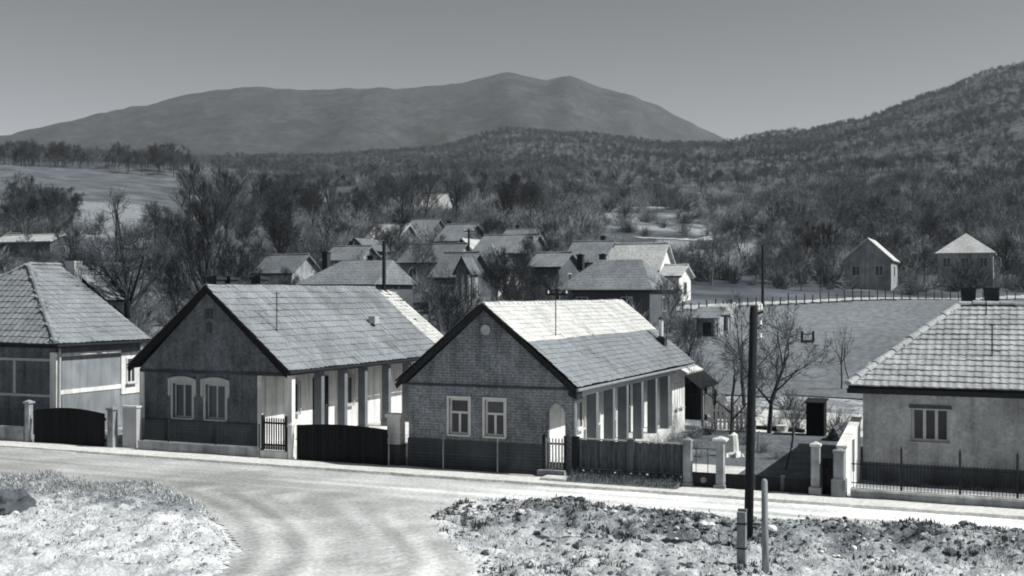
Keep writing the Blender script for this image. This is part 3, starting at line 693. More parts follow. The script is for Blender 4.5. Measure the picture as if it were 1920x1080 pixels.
    MB().tube([(x1 - .08, yf + .3, ze - .1), (x1 - .09, yf + .17, ze - .4), (x1 - .09, yf + .17, .1)], .045, 8).build('downpipe', 'metal_grey', roof)
    c = chimney(roof, -12.75, 44.5, 2.9, 3.78, .36, .42, flare=.02)
    MB().tube([(-12.75, 44.5, 3.78), (-12.75, 44.5, 4.45)], .085, 10).build('flue_pipe', 'trim_white', c)
    MB().tube([(-12.75, 44.5, 4.47), (-12.75, 44.5, 4.58)], [.14, .04], 10).build('pipe_cowl', 'metal_dark', c)
    # low lean-to end roof
    l = MB(); slab(l, [(x1 + .35, yb - 2.3, 2.45), (x1 + .35, yb + .2, 2.45), (x1 - .4, yb + .2, 2.84), (x1 - .4, yb - 2.3, 2.84)], .08); l.build('lean_to_roof', 'tile_bright', h)
    antenna('roof_antenna', 'tall antenna mast on the half-bright roof of the brick-faced house', (-13.5, 34.9, 4.05), 2.0, ((.1, .10), (.45, .16)))
house_two()
def rear_shed():
    t = thing('open_shed', 'dark open-sided shed at the back end of the brick-faced house', 'shed', (-12.6, 47.5, 0))
    MB().box(-14.5, -14.4, 46.2, 49, 0, 2.5).build('wall', 'wood_dark', t); MB().box(-14.39, -12.0, 48.9, 49, 0, 1.9).build('back_wall', 'wood_dark', t)
    for y in (46.9, 48.8): MB().box(-11.75, -11.65, y, y + .1, 0, 1.72).build('post', 'wood_weathered', t)
    r = MB(); slab(r, [(-11.55, 46.0, 1.68), (-11.55, 49.2, 1.68), (-14.7, 49.2, 4.0), (-14.7, 46.0, 4.0)], .1); r.build('roof', 'wood_black', t)
rear_shed()
# ------------------------------------------------------------------ hip-roofed house at the left edge
def house_zero():
    x1, x0, ze, zr = -33.66, -43.7, 3.56, 6.72; xr = -38.68; yf, yb = 34.0, 39.3; ya, yc = 37.5, 39.3
    h = thing('hip_roofed_house', 'hip-roofed house with white corner strips and panelled side wall', 'house', (xr, 34.5, 0))
    wf, wr, wl_ = 34.45, -34.1, -43.2
    MB().box(wl_, wr, wf, wf + .3, .9, 3.5).build('front_wall', 'plaster_grey', h); MB().box(wl_, wr + .02, wf - .03, wf + .3, -.1, .9).build('plinth', 'plinth_dark', h)
    MB().box(wr - .3, wr, wf + .31, yb - .1, -.1, 3.5).build('side_wall', 'plaster_panel', h)
    MB().box(wl_, wl_ + .3, wf + .31, yb - .4, -.1, 3.5).build('side_wall', 'plaster_grey', h)
    MB().prism([(wl_ + .31, yb - .4, -.1), (wr - .31, yb - .4, -.1), (wr - .31, yb - .4, 3.3), (xr, yb - .4, zr - .3), (wl_ + .31, yb - .4, 3.3)], (0, .3, 0)).build('rear_wall', 'plaster_grey', h)
    # white bands that frame the panels
    b = MB()
    for z0, z1 in ((3.02, 3.16), (1.55, 1.72)): b.box(wr + .002, wr + .03, wf + .2, 38.0, z0, z1)
    b.build('wall_band', 'plaster_white', h)
    b = MB()
    for z0, z1 in ((2.85, 2.95), (1.45, 1.55)): b.box(wl_, wr - .3, wf - .03, wf - .002, z0, z1)
    for xx in (-36.3, -38.9): b.box(xx, xx + .12, wf - .028, wf - .002, 1.551, 2.849)
    b.build('wall_band', 'trim_pale', h)
    MB().box(wr - .28, wr + .035, wf - .04, wf + .2, .2, 3.2).build('corner_pilaster', 'plaster_white', h)
    MB().box(wr + .004, wr + .045, 38.0, 39.15, 1.3, 3.01).build('window_surround', 'plaster_white', h)
    window(h, 'x', wr + .13, 38.28, 38.78, 1.75, 2.80, rec=.04, lights=2, transom=2.4, frame='trim_white', fw=.05)
    MB().box(wl_ - .2, wr + .25, wf - .25, yb - .05, 3.38, 3.5).build('soffit', 'wood_dark', h)
    rf = MB(); slab(rf, [(x0, yf, ze), (x1, yf, ze), (xr, ya, zr)]); slab(rf, [(x1, yf, ze), (x1, yb, ze), (xr, yc, zr), (xr, ya, zr)])
    slab(rf, [(x0, yb, ze), (x0, yf, ze), (xr, ya, zr), (xr, yc, zr)])
    roof = rf.build('roof', 'roof_under', h); R_ = Roof(h)
    hw = (x1 - x0) / 2; Lf = math.hypot(ya - yf, zr - ze); Ls = math.hypot(x1 - xr, zr - ze)
    R_.slope((x0, yf - .03, ze - .02), (1, 0, 0), (0, ya - yf, zr - ze), x1 - x0, Lf, .3, .34, T_0, lambda u, v: abs(u - hw) < hw * (1 - v / Lf) + .05, seed=7, sag=.02)
    R_.slope((x1 + .03, yf, ze - .02), (0, 1, 0), (xr - x1, 0, zr - ze), yb - yf, Ls, .3, .34, T_L, lambda u, v: (ya - yf) * v / Ls - .05 < u < (yb - yf) - (yb - yc) * v / Ls + .05, seed=8, sag=.02)
    R_.slope((x0 - .03, yb, ze - .02), (0, -1, 0), (xr - x0, 0, zr - ze), yb - yf, Ls, .3, .34, T_0, lambda u, v: (yb - yc) * v / Ls < u < (yb - yf) - (ya - yf) * v / Ls, seed=9)
    R_.finish(roof)
    up = Vector((0, 0, .05))
    ridge_caps(roof, Vector((xr, ya, zr)) + up, Vector((xr, yc, zr)) + up, 'tile_light'); ridge_caps(roof, Vector((x1, yf, ze)) + up, Vector((xr, ya, zr)) + up, 'tile_light')
    ridge_caps(roof, Vector((x0, yf, ze)) + up, Vector((xr, ya, zr)) + up, 'tile_grey')
    MB().tube([(x1 + .05, yf, ze - .08), (x1 + .05, yb, ze - .1)], .06, 8).build('gutter', 'metal_dark', roof)
    MB().tube([(wr + .1, wf + .1, ze - .1), (wr + .1, wf + .05, .1)], .05, 8).build('downpipe', 'trim_pale', roof)
    chimney(roof, xr + .55, 39.55, 4.9, 6.95, .5, .45, 'plaster_mid', flare=.02)
house_zero()
def house_back_left():
    t = thing('gabled_house', 'weathered roof of a house behind the hip-roofed house, seen beside the bare tree', 'house', (-39, 41, 0))
    x0, x1, xr, yf, yb, ze, zr = -41.2, -36.8, -39.0, 40.1, 41.9, 5.2, 6.75
    MB().box(x0 + .4, x1 - .4, yf + .3, yb - .3, -.2, 5.25).build('wall', 'wall_far', t)
    MB().prism([(x0 + .4, yf + .3, 5.251), (x1 - .4, yf + .3, 5.251), (xr, yf + .3, zr - .2)], (0, .2, 0)).build('gable', 'wall_far', t)
    rf = MB(); slab(rf, [(x1, yf, ze), (x1, yb, ze), (xr, yb, zr), (xr, yf, zr)]); slab(rf, [(x0, yb, ze), (x0, yf, ze), (xr, yf, zr), (xr, yb, zr)])
    roof = rf.build('roof', 'roof_under', t); R_ = Roof(t, 150); L = math.hypot(x1 - xr, zr - ze)
    R_.slope((x1, yf, ze), (0, 1, 0), (xr - x1, 0, zr - ze), yb - yf, L, .3, .34, T_O, seed=12); R_.slope((x0, yb, ze), (0, -1, 0), (xr - x0, 0, zr - ze), yb - yf, L, .3, .34, T_O, seed=13)
    R_.finish(roof)
house_back_left()
# ------------------------------------------------------------------ hip-roofed house at the right edge
def house_three():
    x0, x1, ze, zr, yf, yb = -4.41, 9.4, 2.80, 5.08, 35.0, 43.4
    ym = (yf + yb) / 2; run = ym - yf; xa, xb = -1.55, x1 - 2.9
    h = thing('hip_roofed_house', 'stucco house with hip roof of wavy tiles, two chimneys and a three-light window', 'house', (2.5, 35.5, 0))
    wf, wl_ = 35.5, -4.05
    b = MB(); win = (-2.70, -1.66, 1.22, 2.2); w2 = (4.2, 5.24, 1.22, 2.2)
    wall_holes(b, 'y', wf, .3, wl_, x1 - .4, .55, 2.72, [win, w2]); b.build('front_wall', 'stucco_house3', h)
    MB().box(wl_ - .02, x1 - .38, wf - .03, wf + .3, -.1, .55).build('plinth', 'plinth_dark', h)
    MB().box(wl_, wl_ + .3, wf + .31, yb - .4, -.1, 2.72).build('side_wall', 'stucco_house3', h); MB().box(x1 - .7, x1 - .4, wf + .31, yb - .4, -.1, 2.72).build('side_wall', 'stucco_house3', h)
    MB().box(wl_ + .31, x1 - .71, yb - .7, yb - .4, -.1, 2.72).build('rear_wall', 'stucco_house3', h)
    for w in (win, w2):
        o = window(h, 'y', wf, *w, rec=.10, lights=3, frame='trim_white', fw=.075, cas_mat='stucco_house3')
        MB().box(w[0] - .06, w[1] + .06, wf - .05, wf - .002, w[3] - .02, w[3] + .08).build('shutter_box', 'wood_mid', o)
    rf = MB(); slab(rf, [(x0, yf, ze), (x1, yf, ze), (xb, ym, zr), (xa, ym, zr)], .12); slab(rf, [(x0, yb, ze), (x0, yf, ze), (xa, ym, zr)], .12)
    slab(rf, [(x1, yf, ze), (x1, yb, ze), (xb, ym, zr)], .12); slab(rf, [(x1, yb, ze), (x0, yb, ze), (xa, ym, zr), (xb, ym, zr)], .12)
    roof = rf.build('roof', 'roof_under', h); R_ = Roof(h); L = math.hypot(run, zr - ze); Ls = math.hypot(xa - x0, zr - ze)
    R_.slope((x0, yf - .03, ze - .01), (1, 0, 0), (0, run, zr - ze), x1 - x0, L, .228, .30, T_3, lambda u, v: (xa - x0) * v / L - .08 < u < (x1 - x0) - (x1 - xb) * v / L + .08, seed=21, sag=.02)
    R_.slope((x0 - .03, yb, ze - .01), (0, -1, 0), (xa - x0, 0, zr - ze), yb - yf, Ls, .228, .30, T_3, lambda u, v: run * v / Ls < u < (yb - yf) - run * v / Ls, seed=22)
    R_.slope((x1 + .03, yf, ze - .01), (0, 1, 0), (xb - x1, 0, zr - ze), yb - yf, Ls, .228, .30, T_3, lambda u, v: run * v / Ls < u < (yb - yf) - run * v / Ls, seed=23)
    R_.finish(roof)
    up = Vector((0, 0, .07))
    for p, q in (((x0, yf, ze), (xa, ym, zr)), ((xa, ym, zr), (xb, ym, zr)), ((x0, yb, ze), (xa, ym, zr)), ((x1, yf, ze), (xb, ym, zr))):
        ridge_caps(roof, Vector(p) + up, Vector(q) + up, 'tile_house3', r=.13, l=.40, proud=.015)
    MB().box(x0 - .02, x1, yf - .10, yf - .04, ze - .2, ze - .06).build('gutter', 'metal_dark', roof)
    for xx, yy in ((-1.30, 39.9), (-.62, 39.7)):
        c = MB(); c.prism([(xx - .17, yy - .2, 4.6), (xx + .17, yy - .2, 4.6), (xx + .23, yy - .2, 5.62), (xx - .23, yy - .2, 5.62)], (0, .4, 0)); c = c.build('chimney', 'brick_dark', roof)
        MB().box(xx - .25, xx + .25, yy - .23, yy + .23, 5.621, 5.68).build('chimney_cap', 'brick_dark', c)
    antenna('roof_antenna', 'short dark antenna mast on the lower roof of the stucco house', (-.55, 36.5, 3.55), 1.05, ((.03, .08),))
    antenna('roof_antenna', 'antenna mast beside the chimneys of the stucco house', (-.75, 38.6, 4.6), 1.0, ((.04, .12),))
house_three()
# ------------------------------------------------------------------ street fences, gates and walls
FY = 32.0                                              # street fence line
def xat(px, y=FY): return W(px, 900, y=y).x
def plank_gate(label, x0, x1, z0, ztop, arch, y=FY, n=None):
    t = thing('plank_gate', label, 'gate', ((x0 + x1) / 2, y, 0))
    n = n or int((x1 - x0) / .13); w = (x1 - x0) / n
    for k in range(n):
        u = (k + .5) / n; z = ztop + arch * math.sin(math.pi * u); zl, zr_ = [ztop + arch * math.sin(math.pi * (k + e) / n) for e in (0, 1)]
        xa, xb = x0 + k * w + .004, x0 + (k + 1) * w - .004; j = .004 * ((k * 7) % 3)
        MB().prism([(xa, y - j, z0), (xb, y - j, z0), (xb, y - j, zr_), (xa, y - j, zl)], (0, .025, 0)).build('plank', 'wood_black', t)
    for z in (z0 + .2, ztop - .25): MB().box(x0, x1, y + .03, y + .08, z, z + .1).build('rail', 'wood_black', t)
    MB().box((x0 + x1) / 2 - .05, (x0 + x1) / 2 - .01, y - .06, y - .012, .75, .8).build('latch', 'metal_dark', t)
    return t
def pillar(label, x, y, w, z0, z1, material='concrete', cap=None, group=None, base=0, capmat=None):
    t = thing('gate_pillar', label, 'pillar', (x, y, 0), group)
    MB().box(x - w/2, x + w/2, y - w/2, y + w/2, z0, z1).build('shaft', material, t)
    if base: MB().box(x - w/2 - .05, x + w/2 + .05, y - w/2 - .05, y + w/2 + .05, -.05, base).build('base', material, t)
    c = cap or .05
    b = MB().box(x - w/2 - c, x + w/2 + c, y - w/2 - c, y + w/2 + c, z1, z1 + .06)
    q = w/2 + c - .02; b.add([(x-q, y-q, z1+.06), (x+q, y-q, z1+.06), (x+q, y+q, z1+.06), (x-q, y+q, z1+.06), (x, y, z1+.13)], [(0,1,4),(1,2,4),(2,3,4),(3,0,4)])
    b.build('cap', capmat or material, t); return t
def z_at(px, py, y=FY): return W(px, py, y=y).z
# left gate
plank_gate('black plank gate with arched top beside the hip-roofed house', xat(64), xat(196), .05, z_at(130, 766) - .12, .14)
pillar('pale pillar left of the arched black gate', xat(54), FY, .2, -.05, z_at(54, 756), 'concrete')
pillar('grey pillar right of the arched black gate', xat(211), FY, .24, -.05, z_at(211, 768), 'concrete')
t = thing('garden_wall', 'white rendered wall stub between the arched gate and the grey gabled house', 'wall', (xat(238), FY + .3, 0))
MB().box(xat(226), xat(252), FY + .1, FY + .35, -.05, 1.5).build('wall_body', 'plaster_mid', t); MB().box(xat(226) - .04, xat(252) + .04, FY + .06, FY + .39, 1.501, 1.56).build('coping', 'plaster_white', t)
t = thing('low_wall', 'low concrete wall left of the arched black gate', 'wall', (xat(22) - 4, FY, 0))
MB().box(xat(20) - 9, xat(48), FY - .1, FY + .1, -.05, .55).build('wall_body', 'concrete', t); MB().box(xat(20) - 9, xat(48), FY - .14, FY + .14, .551, .6).build('coping', 'concrete', t)
for k in range(14): MB().tube([(xat(46) - k * .12, FY, .6), (xat(46) - k * .12, FY, 1.35)], .012, 5).build('bar', 'metal_dark', t)
# plinth and wire fence before the grey gabled house
t = thing('fence_plinth', 'grey concrete fence base before the house with bracketed windows', 'wall', ((xat(225) + xat(490)) / 2, FY, 0))
MB().box(xat(262) + .02, xat(490), FY - .12, FY + .12, -.05, .36).build('wall_body', 'concrete', t); MB().box(xat(262) + .02, xat(490), FY - .15, FY + .15, .361, .40).build('coping', 'concrete', t)
MB().box(xat(491), xat(541), FY - .10, FY + .14, -.05, .33).build('step', 'concrete_pale', t)
def wire_fence(label, xs, y, z0, z1, xa, xb, pm='wire', pitch=.07):
    t = thing('wire_fence', label, 'fence', (xs[0], y, 0))
    for x in xs: MB().tube([(x, y, z0 - .3), (x, y, z1 + .06)], .022, 6).build('fence_post', pm, t)
    m = MB(); n = int((xb - xa) / pitch); hgt = z1 - z0
    for k in range(n):
        x = xa + (k + .5) * pitch + random.Random(k).uniform(-.008, .008); m.tube([(x, y, z0), (x + .006, y, z1)], .0028, 3, cap=False)
    for k in range(1, int(hgt / .1)): m.tube([(xa, y - .004, z0 + k * .1), (xb, y - .004, z0 + k * .1)], .0025, 3, cap=False)
    tag(m.build('wire_mesh', 'wire', t), kind='stuff')
    for z in (z0 + .01, (z0 + z1) / 2, z1): MB().tube([(xa, y, z), (xb, y, z)], .004, 4).build('wire', 'wire', t)
wire_fence('dark wire fence on the concrete base before the bracketed windows', [xat(px) for px in (268, 316, 405, 486)], FY, .4, 1.12, xat(264), xat(488), 'metal_dark')
def picket_gate(label, x0, x1, y, z0, z1, n, material, fm):
    t = thing('picket_gate', label, 'gate', ((x0 + x1) / 2, y, 0))
    for z in (z0 + .12, z1 - .22): MB().box(x0, x1, y + .026, y + .055, z, z + .06).build('rail', fm, t)
    for x in (x0 - .05, x1 + .05): MB().box(x - .035, x + .035, y, y + .07, z0 - .1, z1 + .06).build('post', fm, t)
    for k in range(n):
        x = lerp(x0 + .04, x1 - .04, k / (n - 1)); w = .022
        MB().prism([(x - w, y, z0), (x + w, y, z0), (x + w, y, z1 - .05), (x, y, z1), (x - w, y, z1 - .05)], (0, .022, 0)).build('picket', material, t)
picket_gate('narrow dark picket gate at the porch end of the house with bracketed windows', xat(494), xat(533), FY, .36, 1.42, 9, 'wood_dark', 'wood_dark')
t = pillar('slim white gatepost left of the wide black gate', xat(546), FY, .15, -.05, z_at(546, 800), 'plaster_white', cap=.02)
plank_gate('wide black plank gate between the two gabled houses', xat(556), xat(726), .0, z_at(640, 800) - .02, .08)
t = thing('gate_pillar', 'white masonry pillar behind the right end of the wide black gate', 'pillar', (xat(742, FY + .6), FY + .6, 0))
xa, xb = xat(730, FY + .6), xat(754, FY + .6)
MB().box(xa, xb, FY + .45, FY + .8, .7, 1.55).build('shaft', 'plaster_white', t); MB().box(xa - .02, xb + .02, FY + .43, FY + .82, -.05, .699).build('base', 'plaster_plinth', t); MB().box(xa - .05, xb + .05, FY + .4, FY + .85, 1.551, 1.66).build('cap', 'plaster_white', t)
wire_fence('thin wire fence before the brick-faced house', [xat(px, FY - .1) for px in (729, 831, 933, 1036)], FY - .1, .08, 1.1, xat(729, FY - .1), xat(1036, FY - .1), 'metal_grey')
picket_gate('small picket gate under the arched porch end of the brick-faced house', xat(1022, FY + .2), xat(1056, FY + .2), FY + .2, .3, 1.22, 6, 'trim_pale', 'wood_dark')
t = thing('step_block', 'pale concrete step before the arched porch end', 'step', (xat(1035), FY, 0))
MB().box(xat(1008), xat(1056), FY - .05, FY + .3, -.02, .26).build('upper_step', 'concrete', t); MB().box(xat(1030), xat(1076), FY - .75, FY - .06, -.02, .16).build('lower_step', 'concrete_pale', t)
# dark slatted fence beside the brick-faced house
t = thing('slat_fence', 'dark close-slatted fence right of the brick-faced house', 'fence', (xat(1185), FY, 0))
zt, zb = z_at(1180, 828), z_at(1180, 884)
for a, b in ((1086, 1178), (1189, 1281)):
    n = int((xat(b) - xat(a)) / .075)
    for k in range(n):
        x = lerp(xat(a), xat(b), (k + .5) / n); MB().box(x - .0355, x + .0355, FY, FY + .018, zb + .02, zt - .01 * (k % 3)).build('slat', 'slat_wood', t)
    MB().box(xat(a), xat(b), FY + .055, FY + .07, zb + .01, zt - .03).build('back_board', 'slat_wood', t)
    for z in (zb + .15, zt - .15): MB().box(xat(a), xat(b), FY + .019, FY + .05, z, z + .06).build('rail', 'wood_dark', t)
    MB().box(xat(a), xat(b), FY - .01, FY + .05, zt + .001, zt + .035).build('top_rail', 'trim_pale', t)
for px in (1079, 1183): MB().box(xat(px) - .1, xat(px) + .1, FY - .06, FY + .1, -.05, zt + .07).build('fence_post', 'wood_mid' if px > 1100 else 'wood_dark', t)
MB().box(xat(1073), xat(1281), FY - .05, FY + .12, -.05, zb).build('base', 'plaster_plinth', t)
GP = 'garden gate pillars'
pillar('concrete pillar at the right end of the dark slatted fence', xat(1290), FY - .02, .22, -.05, z_at(1290, 828), 'concrete', cap=.02, base=.18)
pillar('tall concrete pillar with broad white cap beside the low gate', xat(1351), FY - .02, .21, -.05, z_at(1351, 826), 'concrete', cap=.09, base=.18, capmat='concrete_pale')
pillar('concrete pillar with pale cap left of the dark drive opening', xat(1530), FY - .05, .22, -.05, z_at(1530, 836), 'concrete', cap=.03, base=.3, capmat='concrete_pale')
pillar('stepped concrete pillar at the front of the white sloping wall', xat(1574), FY - .05, .27, -.05, z_at(1574, 848), 'concrete', cap=.02, base=.55)
t = thing('low_gate', 'low dark sheet-metal gate with a round boss between two pillars', 'gate', (xat(1320), FY, 0))
MB().box(xat(1298), xat(1342), FY, FY + .03, .04, z_at(1320, 886)).build('sheet', 'metal_dark', t); MB().tube([(xat(1319), FY - .001, .28), (xat(1319), FY - .02, .28)], .085, 16).build('boss', 'metal_grey', t)
for px in (1305, 1327): MB().tube([(xat(px), FY + .01, .45), (xat(px), FY + .01, 1.15)], .011, 6).build('bar', 'metal_dark', t)
MB().tube([(xat(1298), FY + .01, 1.15), (xat(1342), FY + .01, 1.15)], .011, 6).build('top_bar', 'metal_dark', t)
t = thing('panel_fence', 'low dark panel fence behind the electric pole', 'fence', (xat(1440), FY, 0))
for a, b in ((1360, 1413), (1414, 1467), (1468, 1520)):
    MB().box(xat(a), xat(b) - .01, FY, FY + .04, .03, z_at(1440, 893) ).build('panel', 'wood_dark', t)
for px in (1413, 1467): MB().box(xat(px) - .05, xat(px) + .05, FY - .03, FY + .07, -.05, z_at(1440, 893) + .04).build('fence_post', 'wood_mid', t)
plank_gate('dark plank gate between two concrete pillars before the white wall', xat(1541), xat(1562), .02, z_at(1550, 860), .0, FY + .05)
def white_wall():
    x0 = xat(1583) + .02; t = thing('sloping_wall', 'white wall with sloping top and a slit beside the stucco house', 'wall', (x0, 33, 0))
    zf, zb_ = 1.35, 1.75
    p = [(x0, FY + .12, -.05), (x0, 33.5, -.05), (x0, 33.5, lerp(zf, zb_, .45)), (x0, FY + .12, zf)]
    MB().prism(p, (-.2, 0, 0)).build('wall_body', 'plaster_white', t)
    p = [(x0, 34.05, -.05), (x0, 35.42, -.05), (x0, 35.42, zb_ + .05), (x0, 34.05, lerp(zf, zb_, .6))]
    MB().prism(p, (-.2, 0, 0)).build('wall_body', 'plaster_white', t)
    MB().box(x0 - .2, x0, 33.501, 34.049, -.05, .45).build('slit_sill', 'plaster_white', t); MB().box(x0 - .14, x0 - .08, 33.501, 34.049, .451, 1.4).build('slit_panel', 'wood_mid', t)
    MB().box(x0 - .2, x0, 33.501, 34.049, 1.401, lerp(zf, zb_, .45)).build('slit_lintel', 'plaster_white', t)
    MB().prism([(x0 + .04, FY + .1, zf + .002), (x0 + .04, 35.42, zb_ + .06), (x0 + .04, 35.42, zb_ + .12), (x0 + .04, FY + .1, zf + .065)], (-.28, 0, 0)).build('coping', 'plaster_white', t)
white_wall()
def railing():
    xa, xb = xat(1596), xat(1893) + 6; t = thing('iron_railing', 'dark iron picket railing on a pale plinth before the stucco house', 'fence', ((xa + xb) / 2, FY, 0))
    MB().box(xa, xb, FY - .14, FY + .14, -.05, .27).build('plinth', 'concrete', t); MB().box(xa, xb, FY - .18, FY + .18, .271, .33).build('coping', 'concrete_pale', t)
    for z in (.45, .95): MB().box(xa, xb, FY + .012, FY + .03, z, z + .025).build('rail', 'metal_dark', t)
    me = MB().tube([(0, 0, .33), (0, 0, 1.0), (0, 0, 1.12)], [.009, .009, .002], 5).mesh('picket', 'metal_dark')
    n = int((xb - xa) / .085)
    for k in range(n): inst('picket', me, t, Matrix.Translation((xa + .06 + k * .085, FY, 0)))
    for px in (1690, 1800, 1908): MB().tube([(xat(px), FY, .33), (xat(px), FY, 1.4), (xat(px), FY, 1.5)], [.03, .03, .005], 8).build('railing_post', 'metal_dark', t)
railing()
# ------------------------------------------------------------------ electric pole and posts on the near verge
def electric_pole():
    b = W(1402, 1021, z=0); top = W(1413.5, 572, d=25.3)
    t = thing('electric_pole', 'tall black wooden electric pole with insulators leaning by the near verge', 'pole', (b.x, b.y, 0))
    MB().tube([(b.x, b.y, -.4), (lerp(b.x, top.x, .5), lerp(b.y, top.y, .5), top.z / 2), (top.x, top.y, top.z - .06), (top.x, top.y, top.z)], [.10, .095, .085, .05], 12).build('shaft', 'pole_wood', t, smooth=True)
    x, y, z = top
    u = Vector((CY, SY, 0))
    def at(a, zz): return (x + u.x * a, y + u.y * a, z + zz)
    MB().tube([at(0, -.22), at(.2, -.14)], .03, 6).build('bracket', 'metal_dark', t)
    for a, zz in ((.10, -.10), (.155, -.09)): MB().tube([at(a, zz), at(a, zz + .05), at(a, zz + .1), at(a, zz + .12)], [.036, .028, .036, .016], 10).build('insulator', 'porcelain', t)
    for zz in (-.42, -.70):
        MB().tube([at(.02, zz - .06), at(.14, zz - .05), at(.145, zz)], .009, 5).build('hook', 'metal_dark', t)
        MB().tube([at(.145, zz), at(.145, zz + .04), at(.145, zz + .09)], [.036, .026, .028], 10).build('insulator', 'porcelain', t)
    MB().tube([at(-.02, -.5), at(-.12, -.4), at(-.12, -.36)], .009, 5).build('hook', 'metal_dark', t)
    MB().tube([at(-.12, -.36), at(-.12, -.32), at(-.12, -.27)], [.024, .016, .02], 10).build('insulator', 'porcelain', t)
electric_pole()
b = W(1391, 1056, z=0); t = thing('pole_footing', 'short square concrete stub at the foot of the black pole', 'post', (b.x, b.y, 0))
MB().box(b.x - .085, b.x + .085, b.y - .09, b.y + .09, -.4, 1.05).build('stub', 'concrete', t); MB().box(b.x - .09, b.x + .09, b.y + .02, b.y + .095, 1.051, 1.1).build('stub_cap', 'concrete', t)
for z in (.3, .8): MB().box(b.x - .1, b.x + .1, b.y - .1, b.y + .1, z, z + .03).build('strap', 'metal_dark', t)
b = W(1436, 1062, z=0); t = thing('wooden_post', 'grey weathered wooden post right of the black pole', 'post', (b.x, b.y, 0))
MB().tube([(b.x, b.y, -.3), (b.x - .02, b.y, .9), (b.x - .03, b.y, 1.72), (b.x - .03, b.y, 1.76)], [.075, .068, .06, .035], 10).build('shaft', 'wood_weathered', t, smooth=True)
MB().tube([(b.x + .02, b.y, 1.5), (b.x + .12, b.y, 1.5)], .008, 5).build('nail', 'metal_dark', t)
# ------------------------------------------------------------------ village houses further up the valley
FOOT = []
def far_house(label, p0, p1, d, eave, ridge, kind, depth=7.0, roof='roof_far_mid', wall='wall_far', end=None, chim=(), wins=2, hip=.35, gname='village house', base=None):
    """front eave from photo column p0 to p1 at forward depth d; built square to the street grid"""
    c = W((p0 + p1) / 2, eave, d=d); y0 = c.y; a, b = W(p0, eave, y=y0), W(p1, eave, y=y0); x0, x1 = a.x, b.x; ze = c.z
    ym = y0 + depth / 2; xm = (x0 + x1) / 2
    zr = W((p0 + p1) / 2, ridge, y=ym if kind != 'gable_v' else y0).z
    g = min(terrain(x, y) for x in (x0, x1) for y in (y0, y0 + depth)) - .3
    t = thing(gname.replace(' ', '_'), label, 'house', (xm, ym, g), 'village houses')
    FOOT.append((x0 - 1, x1 + 1, y0 - 1, y0 + depth + 1))
    o = .35; wx0, wx1, wy0, wy1 = x0 + o, x1 - o, y0 + o, y0 + depth - o
    w = MB().box(wx0, wx1, wy0, wy1, g, ze + .05).build('wall', wall, t)
    r = MB(); th = .15
    if kind == 'gable_u':
        slab(r, [(x0, y0, ze), (x1, y0, ze), (x1, ym, zr), (x0, ym, zr)], th); slab(r, [(x1, y0 + depth, ze), (x0, y0 + depth, ze), (x0, ym, zr), (x1, ym, zr)], th)
        for xx, s in ((wx1 - .2, 1), (wx0, -1)): MB().prism([(xx, wy0, ze + .051), (xx, wy1, ze + .051), (xx, ym, zr - .2)], (.2, 0, 0)).build('gable', end or wall, t)
    elif kind == 'gable_v':
        slab(r, [(x1, y0, ze), (x1, y0 + depth, ze), (xm, y0 + depth, zr), (xm, y0, zr)], th); slab(r, [(x0, y0 + depth, ze), (x0, y0, ze), (xm, y0, zr), (xm, y0 + depth, zr)], th)
        for yy in (wy0, wy1 - .2): MB().prism([(wx0, yy, ze + .051), (wx1, yy, ze + .051), (xm, yy, zr - .2)], (0, .2, 0)).build('gable', end or wall, t)
    else:
        hx = (x1 - x0) * hip if kind == 'hip_u' else (x1 - x0) / 2; xa, xb = x0 + hx, x1 - hx
        if kind == 'half_u': xa, xb = x0 + (x1 - x0) * hip, x1 - .4
        tri = abs(xb - xa) < .05
        slab(r, [(x0, y0, ze), (x1, y0, ze)] + ([(xm, ym, zr)] if tri else [(xb, ym, zr), (xa, ym, zr)]), th)
        slab(r, [(x1, y0 + depth, ze), (x0, y0 + depth, ze)] + ([(xm, ym, zr)] if tri else [(xa, ym, zr), (xb, ym, zr)]), th)
        slab(r, [(x1, y0, ze), (x1, y0 + depth, ze), (xb, ym, zr)], th); slab(r, [(x0, y0 + depth, ze), (x0, y0, ze), (xa, ym, zr)], th)
    ro = r.build('roof', roof, t)
    if kind == 'gable_u': MB().tube([(x0, ym, zr + .02), (lerp(x0, x1, .5), ym, zr - .03), (x1, ym, zr + .02)], .12, 6).build('ridge', roof, ro)
    if d < 130: MB().tube([(x0, y0 - .05, ze - .08), (x1, y0 - .05, ze - .1)], .07, 6).build('gutter', 'metal_dark', ro)
    sw = ze - g
    for k in range(wins):                          # windows of the street side and of the sunny side
        x = lerp(wx0, wx1, (k + .5) / wins)
        if ze - 1.9 > g: 
            f = on(MB(), 'y', wy0, x - .5, x + .5, .01, .06, ze - 1.75, ze - .55).build('window', 'trim_pale', t)
            for s in (-1, 1): on(MB(), 'y', wy0, x + s * .22 - .18, x + s * .22 + .18, .061, .075, ze - 1.67, ze - .63).build('pane', 'glass', f)
    y = lerp(wy0, wy1, .5); f = on(MB(), 'x', wx1, y - .5, y + .5, .01, .06, ze - 1.75, ze - .55).build('window', 'trim_pale', t)
    on(MB(), 'x', wx1, y - .42, y + .42, .061, .075, ze - 1.67, ze - .63).build('pane', 'glass', f)
    for px, hh in chim:
        q = W(px, ridge, y=ym); chimney(ro, q.x, ym + .6, zr - .8, zr + hh, .5, .5)
    return t
far_house('house with half-hipped roof and two chimneys right behind the tiled gabled house', 552, 702, 88, 533, 489, 'half_u', 7, 'roof_far_mid', 'wall_far_dark', chim=((604, .75), (690, .4)), hip=.3)
far_house('small house with steep dark gable left of the pyramid-roofed house', 800, 868, 100, 520, 474, 'gable_u', 7, 'roof_far_dark', 'wall_far_dark', 'wall_far_dark', wins=0)
